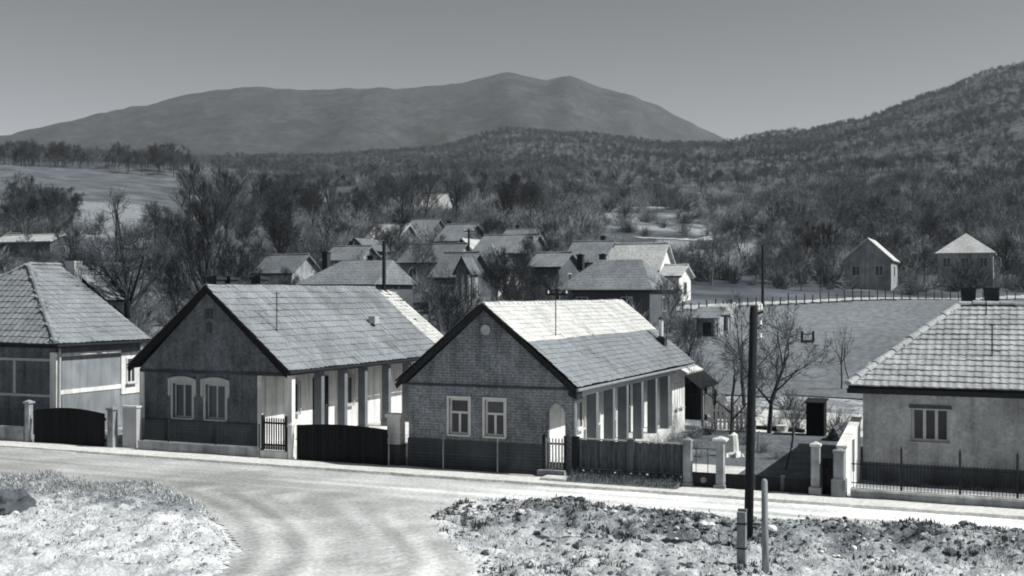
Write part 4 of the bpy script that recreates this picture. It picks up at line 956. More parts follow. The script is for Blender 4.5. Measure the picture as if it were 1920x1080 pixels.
far_house('pyramid-roofed house whose right roof side is lit, behind the half-bright roof', 846, 938, 106, 505, 457, 'pyr', 7, 'roof_far_mid', 'wall_far_white', hip=.5)
far_house('broad hip-roofed house with two chimneys above the half-bright roof', 1040, 1224, 91, 543, 487, 'hip_u', 8.5, 'roof_far_mid', 'wall_far_dark', chim=((1084, .5), (1126, .5)), hip=.27)
far_house('white-walled house with pale gabled roof behind the broad hip-roofed house', 1132, 1236, 112, 508, 457, 'gable_u', 7, 'roof_far_pale', 'wall_far_white')
far_house('low white annexe at the right of the pale gabled roof', 1232, 1278, 108, 517, 497, 'gable_u', 5, 'roof_far_pale', 'wall_far_white', wins=1)
far_house('grey-roofed house left of the pale gabled roof', 1050, 1130, 122, 492, 453, 'gable_u', 8, 'roof_far_mid', 'wall_far', chim=((1128, .6),))
far_house('long-roofed house with dark wooden gable above the pyramid roof', 880, 988, 132, 475, 441, 'gable_u', 8, 'roof_far_mid', 'wall_far_dark', 'wall_far_dark')
far_house('barn with pale roof and dark gable up the slope above the half-hipped house', 676, 742, 172, 453, 422, 'gable_u', 9, 'roof_far_pale', 'wall_far_dark', 'wall_far_dark')
far_house('grey-roofed house right of the pale-roofed barn', 748, 802, 185, 441, 412, 'gable_u', 9, 'roof_far_mid', 'wall_far_dark', 'wall_far_dark')
far_house('house with two dark gables in the middle of the village', 812, 872, 150, 452, 421, 'gable_u', 8, 'roof_far_mid', 'wall_far_dark', 'wall_far_dark', chim=((840, .5),))
far_house('low roof half hidden by bare trees between the pyramid roof and the barn', 742, 850, 126, 492, 458, 'gable_u', 7, 'roof_far_dark', 'wall_far')
far_house('highest pale-roofed cottage in the trees above the village', 783, 829, 262, 391, 365, 'gable_u', 8, 'roof_far_white', 'wall_far', wins=2)
far_house('dull-roofed cottage in dark trees left of the highest pale roof', 592, 652, 285, 380, 350, 'gable_u', 8, 'roof_far_dark', 'wall_far', 'wall_far_dark')
far_house('small dark gabled hut at the left of the dull-roofed cottage', 558, 590, 280, 378, 350, 'gable_v', 7, 'roof_far_dark', 'wall_far_dark', wins=1)
far_house('gabled house with lit roof edge beyond the ploughed field', 1577, 1676, 136, 489, 445, 'gable_v', 9, 'roof_far_white', 'wall_far', wins=2)
far_house('square hip-roofed house beyond the field near the right edge', 1752, 1868, 141, 474, 437, 'pyr', 7, 'roof_far_pale', 'wall_far', wins=3)
far_house('low barn with pale roof strip at the left edge in the dark trees', -20, 94, 150, 453, 441, 'gable_u', 5, 'roof_far_pale', 'wall_far_dark', wins=0)
far_house('small pale gable among the trees on the left slope', 338, 358, 235, 388, 364, 'gable_v', 5, 'roof_far_mid', 'wall_far_white', wins=1)
far_house('grey roof just above the half-hipped house', 600, 672, 132, 488, 462, 'gable_u', 6, 'roof_far_mid', 'wall_far', wins=0, chim=((655, .6),))
far_house('weathered low roof left of the half-hipped house', 470, 548, 115, 512, 478, 'gable_u', 6, 'roof_far_dark', 'wall_far', wins=0)
far_house('small roof in front of the house with two dark gables', 842, 888, 142, 470, 446, 'gable_v', 7, 'roof_far_pale', 'wall_far_dark', 'wall_far_dark', wins=1)
far_house('grey roof behind the long-roofed house, partly hidden', 930, 1000, 160, 456, 430, 'gable_u', 7, 'roof_far_mid', 'wall_far', wins=0, chim=((968, .6),))
far_house('low roof between the long roof and the broad hip roof', 985, 1052, 104, 500, 474, 'gable_u', 6, 'roof_far_mid', 'wall_far_dark', wins=0)
far_house('little dark-gabled barn between the pale-roofed barn and the half-hipped house', 640, 690, 140, 470, 446, 'gable_v', 7, 'roof_far_dark', 'wall_far_dark', 'wall_far_dark', wins=0)
def porch_tower():
    p = W(868, 560, d=97); g = terrain(p.x, p.y); t = thing('porch', 'white columned porch with steep dark gable beside the pyramid-roofed house', 'porch', (p.x, p.y, g))
    ze = W(868, 515, d=97).z; zr = W(868, 480, d=97).z
    for dx in (-.55, 0, .55): MB().box(p.x + dx - .09, p.x + dx + .09, p.y - .1, p.y + .1, g - .2, ze).build('column', 'plaster_white', t)
    MB().box(p.x - .7, p.x + .7, p.y + .3, p.y + 1.5, g - .2, ze).build('wall', 'wall_far', t)
    MB().box(p.x - .7, p.x + .7, p.y - .15, p.y + .25, g - .2, g + .8).build('parapet', 'plaster_white', t)
    r = MB(); slab(r, [(p.x + .9, p.y - .3, ze), (p.x + .9, p.y + 1.8, ze), (p.x, p.y + 1.8, zr), (p.x, p.y - .3, zr)], .08); slab(r, [(p.x - .9, p.y + 1.8, ze), (p.x - .9, p.y - .3, ze), (p.x, p.y - .3, zr), (p.x, p.y + 1.8, zr)], .08); r.build('roof', 'roof_far_dark', t)
    MB().prism([(p.x - .7, p.y - .2, ze + .001), (p.x + .7, p.y - .2, ze + .001), (p.x, p.y - .2, zr - .15)], (0, .1, 0)).build('gable', 'wall_far_dark', t)
    FOOT.append((p.x - 2, p.x + 2, p.y - 2, p.y + 2))
porch_tower()
def garden_shed(label, px, d, w, h, roofm):
    p = gp(px, d); t = thing('garden_shed', label, 'shed', tuple(p), 'garden sheds'); x, y, g = p
    FOOT.append((x - w, x + w, y - 1, y + 3))
    MB().box(x - w/2, x + w/2, y + .6, y + 2.4, g - .3, g + h).build('wall', 'wall_far', t)
    for dx in (-w/2 + .08, w/2 - .08): MB().box(x + dx - .07, x + dx + .07, y, y + .14, g - .2, g + h - .1).build('post', 'plaster_white', t)
    MB().box(x - .3, x + .3, y + .56, y + .599, g, g + h - .4).build('door', 'wood_dark', t)
    r = MB(); slab(r, [(x - w/2 - .2, y - .2, g + h - .05), (x + w/2 + .2, y - .2, g + h - .05), (x + w/2 + .2, y + 2.7, g + h + .75), (x - w/2 - .2, y + 2.7, g + h + .75)], .08); r.build('roof', roofm, t)
garden_shed('small white-posted shed with pale roof at the left edge of the field', 1348, 88, 1.5, 1.35, 'roof_far_pale')
garden_shed('darker small shed with pale roof edge beside the white-posted shed', 1322, 84, 1.6, 1.5, 'roof_far_mid')
def white_gate_wall():
    p = gp(1884, 141); t = thing('white_wall', 'bright white gate wall at the right edge beside the square house', 'wall', tuple(p)); x, y, g = p
    for k in range(4): MB().box(x - .6 + k * .5, x - .25 + k * .5, y, y + .3, g - .3, g + 1.6 - .1 * (k % 2)).build('pier', 'plaster_white', t)
    MB().box(x - 2.6, x - .61, y + .05, y + .25, g - .3, g + .9).build('low_section', 'plaster_white', t)
white_gate_wall()
# ------------------------------------------------------------------ things in the garden and on the field
def outhouse():
    x0, x1 = W(1510, 800, d=44.6).x, W(1546, 800, d=44.6).x; y = W(1528, 800, d=44.6).y; t = thing('outhouse', 'small black plank outhouse in the garden left of the stucco house', 'outhouse', ((x0 + x1) / 2, y, 0))
    n = 7
    for k in range(n): MB().box(lerp(x0, x1, k / n) + .004, lerp(x0, x1, (k + 1) / n) - .004, y, y + .03, -.05, 1.3).build('plank', 'wood_black', t)
    MB().box(x0, x1, y + .031, y + .7, -.05, 1.28).build('body', 'wood_black', t)
    r = MB(); slab(r, [(x0 - .06, y - .08, 1.32), (x1 + .06, y - .08, 1.32), (x1 + .06, y + .8, 1.42), (x0 - .06, y + .8, 1.42)], .04); r.build('roof', 'wood_dark', t)
outhouse()
p = W(1374, 857, z=0); t = thing('stone_pillar', 'pale stone pillar with rough foot standing in the garden', 'pillar', tuple(p))
MB().tube([(p.x, p.y, -.1), (p.x, p.y, .12), (p.x + .02, p.y, .2), (p.x, p.y, .74), (p.x - .03, p.y, .78)], [.34, .28, .19, .165, .1], 9).build('shaft', 'stone', t)
for k in range(6): an = k * 1.05; MB().tube([(p.x + .33 * math.cos(an), p.y + .33 * math.sin(an), -.05), (p.x + .31 * math.cos(an), p.y + .31 * math.sin(an), .12 + .04 * (k % 3))], [.12, .05], 6).build('foot_stone', 'stone', t)
p = W(1341, 803, z=0); t = thing('drying_post', 'dark post with a white cloth hanging at a slant in the garden', 'post', tuple(p))
MB().tube([(p.x, p.y, -.2), (p.x, p.y, 1.6)], .06, 8).build('post', 'wood_dark', t); MB().tube([(p.x - .5, p.y, 1.35), (p.x + .55, p.y, 1.35)], .03, 6).build('crossbar', 'wood_dark', t)
for dx, sk, zl in ((-.42, .0, .55), (.12, .22, .75)):
    c = MB(); n = 5
    for i in range(n + 1):
        for j in range(3): c.v.append((p.x + dx + j * .15 + sk * i / n, p.y - .04 + .03 * math.sin(i * 1.3 + j * 2), 1.38 - (1.38 - zl) * i / n))
    for i in range(n):
        for j in range(2): c.f.append((i*3+j, i*3+j+1, (i+1)*3+j+1, (i+1)*3+j))
    c.build('cloth', 'cloth', t)
a, b = W(1412, 806, z=0.0), W(1508, 813, z=0.0); t = thing('garden_log', 'dark squared log lying as a bed edge across the garden', 'log', tuple(a))
MB().tube([a + Vector((0, 0, .08)), (a + b) / 2 + Vector((0, .05, .10)), b + Vector((0, 0, .07))], .11, 7).build('log', 'wood_black', t)
t = thing('picket_fence', 'short white picket fence behind the brick-faced house', 'fence', (-10.6, 46.3, 0))
for k in range(9):
    x = -11.2 + k * .17; MB().prism([(x, 46.3, 0), (x + .1, 46.3, 0), (x + .1, 46.3, .95), (x + .05, 46.3, 1.05), (x, 46.3, .95)], (0, .03, 0)).build('picket', 'trim_white', t)
for z in (.3, .75): MB().box(-11.25, -9.7, 46.331, 46.37, z, z + .07).build('rail', 'trim_white', t)
p = gp(1513, 80); t = thing('trestle_stand', 'small dark four-post wooden frame standing alone on the field', 'stand', tuple(p)); x, y, g = p
for dx in (-.38, .38):
    for dy in (0, .5): MB().box(x + dx - .04, x + dx + .04, y + dy, y + dy + .08, g - .2, g + .85).build('post', 'wood_dark', t)
for z in (g + .12, g + .62): MB().box(x - .34, x + .34, y + .02, y + .06, z, z + .07).build('rail', 'wood_dark', t)
MB().box(x - .34, x + .34, y + .081, y + .5, g + .19, g + .23).build('shelf', 'wood_dark', t)
for k, (px, pd, lab) in enumerate(((1420, 40.5, 'pale leaning stake in the garden right of the black pole'), (1486, 41, 'pale garden stake left of the black outhouse'), (1414, 44, 'short stake beside the garden log'))):
    q = gp(px, pd); t = thing('stake', lab, 'stake', tuple(q)); MB().tube([(q.x, q.y, -.1), (q.x + .06, q.y, .7)], [.04, .035], 6).build('shaft', 'wood_weathered', t)
# track-side fence posts
PM = MB().box(-.05, .05, -.05, .05, -.3, 1.0).add([(-.05, -.05, 1), (.05, -.05, 1), (.05, .05, 1), (-.05, .05, 1), (0, 0, 1.06)], [(0,1,4),(1,2,4),(2,3,4),(3,0,4)]).mesh('fence_post', 'wood_mid')
for k in range(44):
    px = 1250 + k * 15.2; d = 99.5 + (px - 1240) * (126 - 99.5) / (1893 - 1240) - 2.2; q = gp(px, d)
    o = link(bpy.data.objects.new('fence_post', PM)); o.location = q; o.rotation_euler = (random.Random(k).uniform(-.06, .06), random.Random(k + 9).uniform(-.06, .06), 0); o.scale = (1, 1, random.Random(k).uniform(.8, 1.15))
    tag(o, 'wooden fence post along the pale track above the field', 'post', 'fence posts beside the track')
def utility_pole(label, px, d, top_py, arms=1, double=False):
    q = gp(px, d); z1 = W(px, top_py, d=d).z; t = thing('utility_pole', label, 'pole', tuple(q), 'utility poles in the village'); x, y, g = q
    MB().tube([(x, y, g - .4), (x, y, z1)], [.14, .10], 8).build('shaft', 'pole_wood', t)
    if double: MB().tube([(x + 1.3, y, g - .4), (x + .1, y, z1 - .3)], [.14, .10], 8).build('strut', 'pole_wood', t)
    for k in range(arms):
        MB().box(x - .6, x + .6, y - .05, y + .05, z1 - .35 - .5 * k, z1 - .25 - .5 * k).build('crossarm', 'pole_wood', t)
        for dx in (-.5, .5): MB().tube([(x + dx, y, z1 - .25 - .5 * k), (x + dx, y, z1 - .1 - .5 * k)], [.05, .03], 6).build('insulator', 'porcelain', t)
utility_pole('thin utility pole standing beside the pale track left of the gabled field house', 1430, 107, 460, 0)
utility_pole('dark double-legged pole before the pale patch on the left slope', 218, 150, 392, 0, True)
utility_pole('dark pole in front of the half-hipped house roof', 720, 68, 452, 0)
utility_pole('thin pole behind the village roofs near the long-roofed house', 879, 125, 428, 1)
utility_pole('short dark pole right of the pale patch on the left slope', 291, 165, 405, 0)
utility_pole('pole with white insulators behind the bright roof ridge', 1045, 60, 541, 1)
# ------------------------------------------------------------------ trees
def make_tree(seed, h, spread=.35, trunk_frac=.3, limbs=7, kids=(5, 5, 4), r0=None, up=.25, sides=5, twig_r=.006, wig=.12):
    rnd = random.Random(seed); tr, cr = MB(), MB(); r0 = r0 or h * .018
    def branch(p, d, ln, r, lev, mb_n):
        n = 4 if lev == 0 else 3 if lev < 3 else 2
        pts = [p]; dirs = []; q = p.copy(); dd = d.copy()
        for k in range(n):
            dd = (dd + Vector((rnd.gauss(0, wig), rnd.gauss(0, wig), rnd.gauss(0, wig * .6) + (up * .3 if lev else .05)))).normalized()
            q = q + dd * (ln / n); pts.append(q.copy()); dirs.append(dd.copy())
        tip = .55 if lev == 0 else .35
        rad = [max(twig_r * .5, lerp(r, r * tip, k / n)) for k in range(n + 1)]
        (tr if lev < 2 else cr).tube(pts, rad, sides if lev < 2 else 3, cap=False)
        if lev > len(kids): return
        cnt = limbs if lev == 0 else kids[lev - 1]; cnt = max(2, cnt + rnd.randint(-1, 1))
        for c in range(cnt):
            t = rnd.uniform(trunk_frac / .75 if lev == 0 else .25, 1.0) if c < cnt - 1 else 1.0
            s = min(int(t * n), n - 1); pp = pts[s].lerp(pts[s+1], t * n - s); ax = dirs[s]
            az = rnd.uniform(0, 6.283) if lev else (c * 2.4 + rnd.uniform(-.4, .4)); o = ax.orthogonal().normalized(); o.rotate(Matrix.Rotation(az, 3, ax))
            an = rnd.uniform(.45, 1.0) * (spread / .35) ** .5 if c < cnt - 1 else rnd.uniform(0, .3)
            nd = (ax * math.cos(an) + o * math.sin(an)); nd.z += up * .5; nd.normalize()
            l2 = ln * (rnd.uniform(.5, .75) if lev else rnd.uniform(.45, .65) * (spread / .35) ** .4) * (1.1 - .4 * t if lev else 1.15 - .35 * t)
            branch(pp, nd, l2, max(twig_r, rad[s] * rnd.uniform(.42, .6)), lev + 1, None)
    branch(Vector((0, 0, -.2)), Vector((rnd.gauss(0, .05), rnd.gauss(0, .05), 1)).normalized(), h * .62, r0, 0, None)
    return tr, cr
def proto(seed, bark='bark', twig='twig', **k):
    tr, cr = make_tree(seed, **k); return tr.mesh('trunk', bark), cr.mesh('crown', twig)
BIG = [proto(100 + i, h=9, kids=(7, 7, 6), limbs=10, spread=.38, twig_r=.013) for i in range(4)]
TALL = [proto(120 + i, h=11, kids=(5, 5, 5), limbs=11, spread=.22, up=.45, twig_r=.014) for i in range(3)]
FRUIT = [proto(140 + i, h=4, kids=(6, 6, 5), limbs=7, spread=.5, trunk_frac=.25, up=.2, twig_r=.006, r0=.085) for i in range(3)]
SAPL = [proto(160 + i, h=3, kids=(4, 3), limbs=6, spread=.3, up=.35, twig_r=.005, r0=.035) for i in range(3)]
PALE = [proto(180 + i, 'bark_pale', 'twig_pale', h=6, kids=(6, 6, 5), limbs=8, spread=.35, up=.35, twig_r=.012) for i in range(3)]
NP = {}
def tree(pr, loc, s, label, group=None, rz=None, name='bare_tree', sz=None, cat='tree'):
    t = thing(name, label, cat, loc, group); t.rotation_euler = (0, 0, rz if rz is not None else random.Random(hash(tuple(loc))).uniform(0, 6.28)); t.scale = (s, s, sz or s)
    for nm, me in zip(('trunk', 'crown'), pr):
        o = link(bpy.data.objects.new(nm, me)); o.parent = t
    return t
# trees one can pick out in the photograph
def tp(px, d): q = gp(px, d); return (q.x, q.y, q.z)
tree(proto(199, h=9, kids=(6, 6, 6), limbs=9, spread=.42, trunk_frac=.42, twig_r=.012, r0=.27), tp(250, 52), 1.0, 'spreading bare tree behind the hip-roofed house at the left', rz=.3)
tree(TALL[0], tp(383, 66), .95, 'tall thin bare tree rising just above the grey gable peak', rz=1.0)
tree(PALE[0], tp(752, 66), .75, 'twiggy bare tree with pale stems right of the half-hipped house', rz=2)
tree(BIG[1], tp(826, 64), .55, 'bare tree before the small steep-gabled house', rz=.9)
tree(PALE[1], tp(1272, 66), .62, 'twiggy bare tree beyond the back end of the half-bright roof', rz=.1)
tree(FRUIT[0], tp(1292, 62), .85, 'slim bare tree at the left edge of the field', rz=.5)
tree(FRUIT[1], tp(1441, 45.5), 1.25, 'forked bare fruit tree in the garden right of the black pole', rz=2.1)
tree(FRUIT[2], tp(1368, 43.5), 1.0, 'low bare fruit tree in the garden left of the black pole', rz=4.0)
tree(FRUIT[0], tp(1395, 54), 1.2, 'bare fruit tree behind the black pole at the back of the garden', rz=3.0)
tree(SAPL[0], tp(1577, 59), 1.35, 'small bare sapling on the near side of the field', rz=.4, cat='tree')
tree(SAPL[1], tp(1596, 61), 1.1, 'thin leaning sapling just right of the small field sapling', rz=1.4)
tree(SAPL[2], tp(1718, 33.8), .75, 'thin bare sapling before the stucco wall left of its window', rz=.6)
tree(SAPL[0], tp(1855, 33.6), .8, 'thin bare sapling before the stucco wall right of its window', rz=2.6)
tree(SAPL[1], tp(1470, 36), .9, 'sapling behind the low dark panel fence', rz=5)
tree(BIG[2], tp(1542, 158), .85, 'round bare tree left of the gabled field house', rz=.4)
tree(BIG[3], tp(1022, 118), .75, 'bare tree between the long roof and the grey roof', rz=.4)
tree(BIG[1], tp(1010, 88), .62, 'dark bare tree left of the broad hip-roofed house', rz=2.9)
tree(BIG[2], tp(960, 96), .7, 'dense bare tree right of the pyramid-roofed house', rz=2.2)
tree(PALE[2], tp(1085, 72), .55, 'pale twiggy tree before the broad hip-roofed house', rz=2.4)
tree(BIG[3], tp(985, 110), .6, 'dark bare tree below the long roof with dark gable', rz=5.1)
tree(TALL[1], tp(398, 210), 1.4, 'tallest bare tree standing above the wood left of centre', rz=1.1)
tree(TALL[2], tp(362, 215), 1.15, 'tall bare tree just left of the tallest one', rz=2.1)
tree(TALL[0], tp(438, 220), 1.2, 'tall bare tree just right of the tallest one', rz=2.9)
def clear(x, y):
    return all(not (a < x < b and c < y < e) for a, b, c, e in FOOT) and not (-46 < x < 12 and y < 52) 
rnd = random.Random(5)
def scatter(n, pxr, dr, protos, sr, label, group, ok=None, name='bare_tree', cat='tree'):
    k = 0; tries = 0
    while k < n and tries < n * 30:
        tries += 1; px = rnd.uniform(*pxr); d = math.sqrt(rnd.uniform(dr[0] ** 2, dr[1] ** 2)); q = gp(px, d)
        if not clear(q.x, q.y) or (ok and not ok(px, d)): continue
        tree(rnd.choice(protos), tuple(q), rnd.uniform(*sr), label, group, rnd.uniform(0, 6.28), name, cat=cat); k += 1
nofield = lambda px, d: not (px > 1225 and d < 134)
scatter(20, (20, 480), (70, 150), BIG + PALE, (.5, .8), 'bare tree in the thicket on the left slope below the pale patch', 'trees of the left thicket', lambda px, d: not (210 < px < 300 and d > 110))
scatter(26, (0, 140), (130, 250), BIG + TALL, (.5, .85), 'dark bare tree on the far left slope under the upper field', 'trees under the upper field')
scatter(22, (300, 560), (130, 300), BIG + TALL, (.65, 1.0), 'bare tree in the dark wood left of the village', 'trees of the wood left of the village')
scatter(26, (480, 1040), (92, 190), BIG + FRUIT + PALE, (.4, .72), 'bare tree among the village roofs', 'trees among the village roofs')
scatter(50, (480, 1000), (195, 330), BIG + TALL, (.75, 1.15), 'dark bare tree on the slope right above the village', 'trees above the village')
scatter(30, (1390, 1900), (143, 215), BIG + PALE, (.45, .75), 'bare tree on the slope behind the field houses', 'trees behind the field houses')
scatter(16, (1240, 1560), (128, 150), FRUIT + PALE, (.6, 1.0), 'small bare tree along the far side of the track', 'small trees along the track')
scatter(46, (-40, 345), (528, 590), BIG, (1.0, 1.6), 'dark round tree in the row along the top of the upper field', 'row of trees above the upper field')
for k, (px, d, pr, s_, lab) in enumerate(((690, 74, PALE[1], .62, 'small pale tree at the right end of the half-hipped roof'), (800, 80, PALE[2], .8, 'pale garden tree before the low hidden roof'), (838, 84, FRUIT[1], 1.3, 'dark garden tree touching the white columned porch'),
        (950, 82, BIG[0], .72, 'dark round tree standing right of the lit pyramid roof'), (975, 78, BIG[3], .62, 'second dark tree right of the lit pyramid roof'), (1035, 80, PALE[0], .8, 'pale twiggy tree at the left end of the broad hip roof'), (1250, 84, PALE[2], .75, 'pale tree before the low white annexe'), (530, 80, PALE[1], .8, 'pale tree left of the half-hipped house'))):
    tree(pr, tp(px, d), s_, lab, None, k * 1.1)
SHR = []
for i in range(4):                                  # twiggy bushes: many stems from one root
    rr = random.Random(300 + i); cr = MB(); tr = MB()
    for k in range(46):
        an = rr.uniform(0, 6.28); el = rr.uniform(.25, 1.0); p = Vector((rr.gauss(0, .15), rr.gauss(0, .15), -.05)); d = Vector((math.cos(an) * (1.1 - el), math.sin(an) * (1.1 - el), el)).normalized(); ln = rr.uniform(.6, 1.25)
        q = p + d * ln * .5; e = q + (d + Vector((rr.gauss(0, .3), rr.gauss(0, .3), .1))).normalized() * ln * .5
        (tr if k < 8 else cr).tube([p, q, e], [.014, .01, .004], 3, cap=False)
        for j in range(7):
            s = p.lerp(q, rr.uniform(.4, 1)) if j < 3 else q.lerp(e, rr.random()); dd = (d + Vector((rr.gauss(0, .6), rr.gauss(0, .6), rr.gauss(.1, .4)))).normalized() * rr.uniform(.15, .4)
            cr.tube([s, s + dd], [.007, .003], 3, cap=False)
    SHR.append((tr.mesh('stems', 'bark'), cr.mesh('twigs', 'shrub'), cr.mesh('twigs', 'shrub_pale')))
def shrub(loc, s, label, group, pale=False, sz=None):
    t = thing('bare_shrub', label, 'shrub', loc, group); t.rotation_euler = (0, 0, rnd.uniform(0, 6.28)); t.scale = (s, s, sz or s * .9); a, b, c = rnd.choice(SHR)
    for nm, me in (('stems', a), ('twigs', c if pale else b)): o = link(bpy.data.objects.new(nm, me)); o.parent = t
def shrubs(n, pxr, dr, sr, label, group, pale=.3, ok=None):
    k = 0
    for _ in range(n * 20):
        if k >= n: break
        px = rnd.uniform(*pxr); d = rnd.uniform(*dr); q = gp(px, d)
        if not clear(q.x, q.y) or (ok and not ok(px, d)): continue
        shrub(tuple(q), rnd.uniform(*sr), label, group, rnd.random() < pale); k += 1
shrubs(40, (20, 560), (60, 120), (1.2, 2.4), 'bare twiggy shrub on the left slope behind the street houses', 'shrubs of the left slope', .45)
shrubs(50, (560, 1230), (62, 150), (.9, 2.0), 'bare shrub in the gardens between the village houses', 'shrubs between the village houses', .35)
shrubs(60, (1240, 1900), (128, 215), (1.0, 2.4), 'bare shrub on the slope beyond the track', 'shrubs beyond the track', .4)
shrubs(16, (1232, 1310), (62, 96), (.8, 1.8), 'bare shrub at the left edge of the field', 'shrubs at the field edge', .3)
for k, (px, d, s, pale, lab) in enumerate(((1565, 46, 1.1, True, 'pale brush heap between the black outhouse and the stucco house'), (1592, 45.5, .9, True, 'brush heap against the back corner of the stucco house'), (1580, 44.5, .7, False, 'dark low bush in front of the brush heap'),
        (1316, 39, .45, True, 'pale plant in a bed behind the low gate'), (1402, 50, .9, False, 'dark bush behind the low fruit tree'), (1470, 50, .6, True, 'pale bush at the back of the garden'))):
    shrub(tp(px, d), s, lab, None, pale)
shrubs_y = [(1305, 41, .5), (1330, 45, .7), (1385, 46, .8), (1400, 42, .5), (1455, 47, .7), (1490, 46.5, .8), (1500, 50, 1.0), (1430, 40, .5), (1460, 38.5, .45), (1350, 50, 1.0), (1330, 52, 1.1), (1480, 53, 1.0), (1530, 51, .9)]
for k, (px, d, s_) in enumerate(shrubs_y): shrub(tp(px, d), s_, 'bare garden shrub between the brick-faced house and the stucco house', 'shrubs of the garden', k % 2 == 0)
t = thing('log_pile', 'small pile of cut logs beside the black outhouse', 'log pile', tuple(gp(1562, 43)))
p = gp(1562, 43)
for k, (dx, dz) in enumerate(((0, .09), (.2, .09), (.4, .09), (.1, .26), (.3, .26), (.2, .43))): MB().tube([(p.x + dx - .2, p.y, dz), (p.x + dx - .2, p.y + 1.0, dz)], .09, 8).build('log', 'wood_mid', t)
t = thing('wash_tub', 'pale round tub on the ground beside the garden log', 'tub', tuple(gp(1467, 46)))
p = gp(1467, 46); MB().tube([(p.x, p.y, 0), (p.x, p.y, .26), (p.x, p.y, .28)], [.2, .25, .26], 14).build('tub_body', 'trim_white', t)
for k in range(6): q = gp(72 - k * 16, 89 - (k % 3)); shrub(tuple(q), 3.2, 'tall bare shrub hiding the low barn at the left edge', 'shrubs before the low barn', k % 3 == 0)
for k in range(8):
    x = lerp(-11.4, -11.2, k % 2); shrub((x, 34.2 + k * 1.25, 0), rnd.uniform(.35, .6), 'pale dry shrub along the white porch of the brick-faced house', 'porch-side shrubs', True)
for k in range(12): shrub((lerp(-3.4, 4.5, k / 11), 35.05 + rnd.uniform(-.15, .1), 0), rnd.uniform(.35, .5), 'dark low shrub at the foot of the stucco wall', 'shrubs at the foot of the stucco wall', False)
# hill woods: too many to count, instanced on points
def scatter_stuff(name, label, cat, meshes, P, RZ, SC):
    pc = bpy.data.collections.new(name + '_sources')
    for me in meshes: pc.objects.link(bpy.data.objects.new('source_' + name, me))
    m = bpy.data.meshes.new(name); m.from_pydata(P, [], [])
    a = m.attributes.new('rot', 'FLOAT_VECTOR', 'POINT'); a.data.foreach_set('vector', [c for r in RZ for c in r])
    a = m.attributes.new('scl', 'FLOAT', 'POINT'); a.data.foreach_set('value', SC)
    o = link(bpy.data.objects.new(name, m)); tag(o, label, cat, kind='stuff')
    ng = bpy.data.node_groups.new(name, 'GeometryNodeTree')
    ng.interface.new_socket('Geometry', in_out='INPUT', socket_type='NodeSocketGeometry'); ng.interface.new_socket('Geometry', in_out='OUTPUT', socket_type='NodeSocketGeometry')
    N, L = ng.nodes, ng.links; gi, go = N.new('NodeGroupInput'), N.new('NodeGroupOutput')
    ci = N.new('GeometryNodeCollectionInfo'); ci.inputs[0].default_value = pc; ci.inputs['Separate Children'].default_value = True; ci.inputs['Reset Children'].default_value = True
    ip = N.new('GeometryNodeInstanceOnPoints'); ip.inputs['Pick Instance'].default_value = True
    ar = N.new('GeometryNodeInputNamedAttribute'); ar.data_type = 'FLOAT_VECTOR'; ar.inputs[0].default_value = 'rot'
    asz = N.new('GeometryNodeInputNamedAttribute'); asz.data_type = 'FLOAT'; asz.inputs[0].default_value = 'scl'
    e2r = N.new('FunctionNodeEulerToRotation')
    L.new(gi.outputs[0], ip.inputs['Points']); L.new(ci.outputs[0], ip.inputs['Instance']); L.new(ar.outputs[0], e2r.inputs[0]); L.new(e2r.outputs[0], ip.inputs['Rotation']); L.new(asz.outputs[0], ip.inputs['Scale']); L.new(ip.outputs[0], go.inputs[0])
    o.modifiers.new('trees', 'NODES').node_group = ng
def wood():
    MS = []
    for i in range(6):
        tr, cr = make_tree(400 + i, h=10, kids=(5, 4), limbs=9, spread=.4, up=.3, sides=3, twig_r=.05, r0=.17, wig=.16)
        tr.add(cr.v, cr.f); MS.append(tr.mesh('wood_tree', 'twig_far'))
    rn = random.Random(77); P, RZ, SC = [], [], []
    n = 0
    while n < 22000:
        px = rn.uniform(-120, 2040); d = math.sqrt(rn.uniform(205 ** 2, 1330 ** 2))
        if px < 345 and d < 545: continue
        if d < 330 and px < 1010: continue
        q = gp(px, d); X, Y, _ = project(*q)
        if 1110 < px < 1440 and d < 405 and rn.random() < .96: continue
        if 980 < px < 1150 and d < 380 and rn.random() < .5: continue
        nz = noise.noise(Vector((q.x / 60, q.y / 60, 4))) + .5 * noise.noise(Vector((q.x / 22, q.y / 22, 4)))
        if nz > (.05 if px > 1050 and d < 620 else .3) and rn.random() < .85: continue
        s = rn.uniform(.5, 1.0) * lerp(.8, .70, smooth((d - 450) / 400)) * (1.35 if px < 345 and d < 640 else 1) * (.55 if rn.random() < .35 else 1)
        P.append(tuple(q)); RZ.append((0, 0, rn.uniform(0, 6.28))); SC.append(s); n += 1
    scatter_stuff('hill_wood', 'grey leafless wood covering the hillsides above the village', 'wood', MS, P, RZ, SC)
wood()
def undergrowth():
    rn = random.Random(78); P, RZ, SC = [], [], []
    while len(P) < 5200:
        px = rn.uniform(-120, 2040); d = math.sqrt(rn.uniform(56 ** 2, 420 ** 2)); q = gp(px, d)
        if not clear(q.x, q.y): continue
        if px > 1225 and d < 134: continue
        if px < 345 and d > 240: continue
        if 120 < px < 300 and 140 < d < 290 and rn.random() < .9: continue
        if 1120 < px < 1430 and 160 < d < 400 and (rn.random() < .8 or d < 225): continue
        if px < 345 and d > 130 and rn.random() < .4: continue
        P.append(tuple(q)); RZ.append((0, 0, rn.uniform(0, 6.28))); SC.append(rn.uniform(.8, 1.7) * (1 + d / 260) * (1.4 if rn.random() < .15 else 1))
    scatter_stuff('undergrowth', 'leafless brushwood filling the slopes and gardens behind the street', 'brushwood', [m for a in SHR for m in (a[1], a[1], a[2])], P, RZ, SC)
undergrowth()
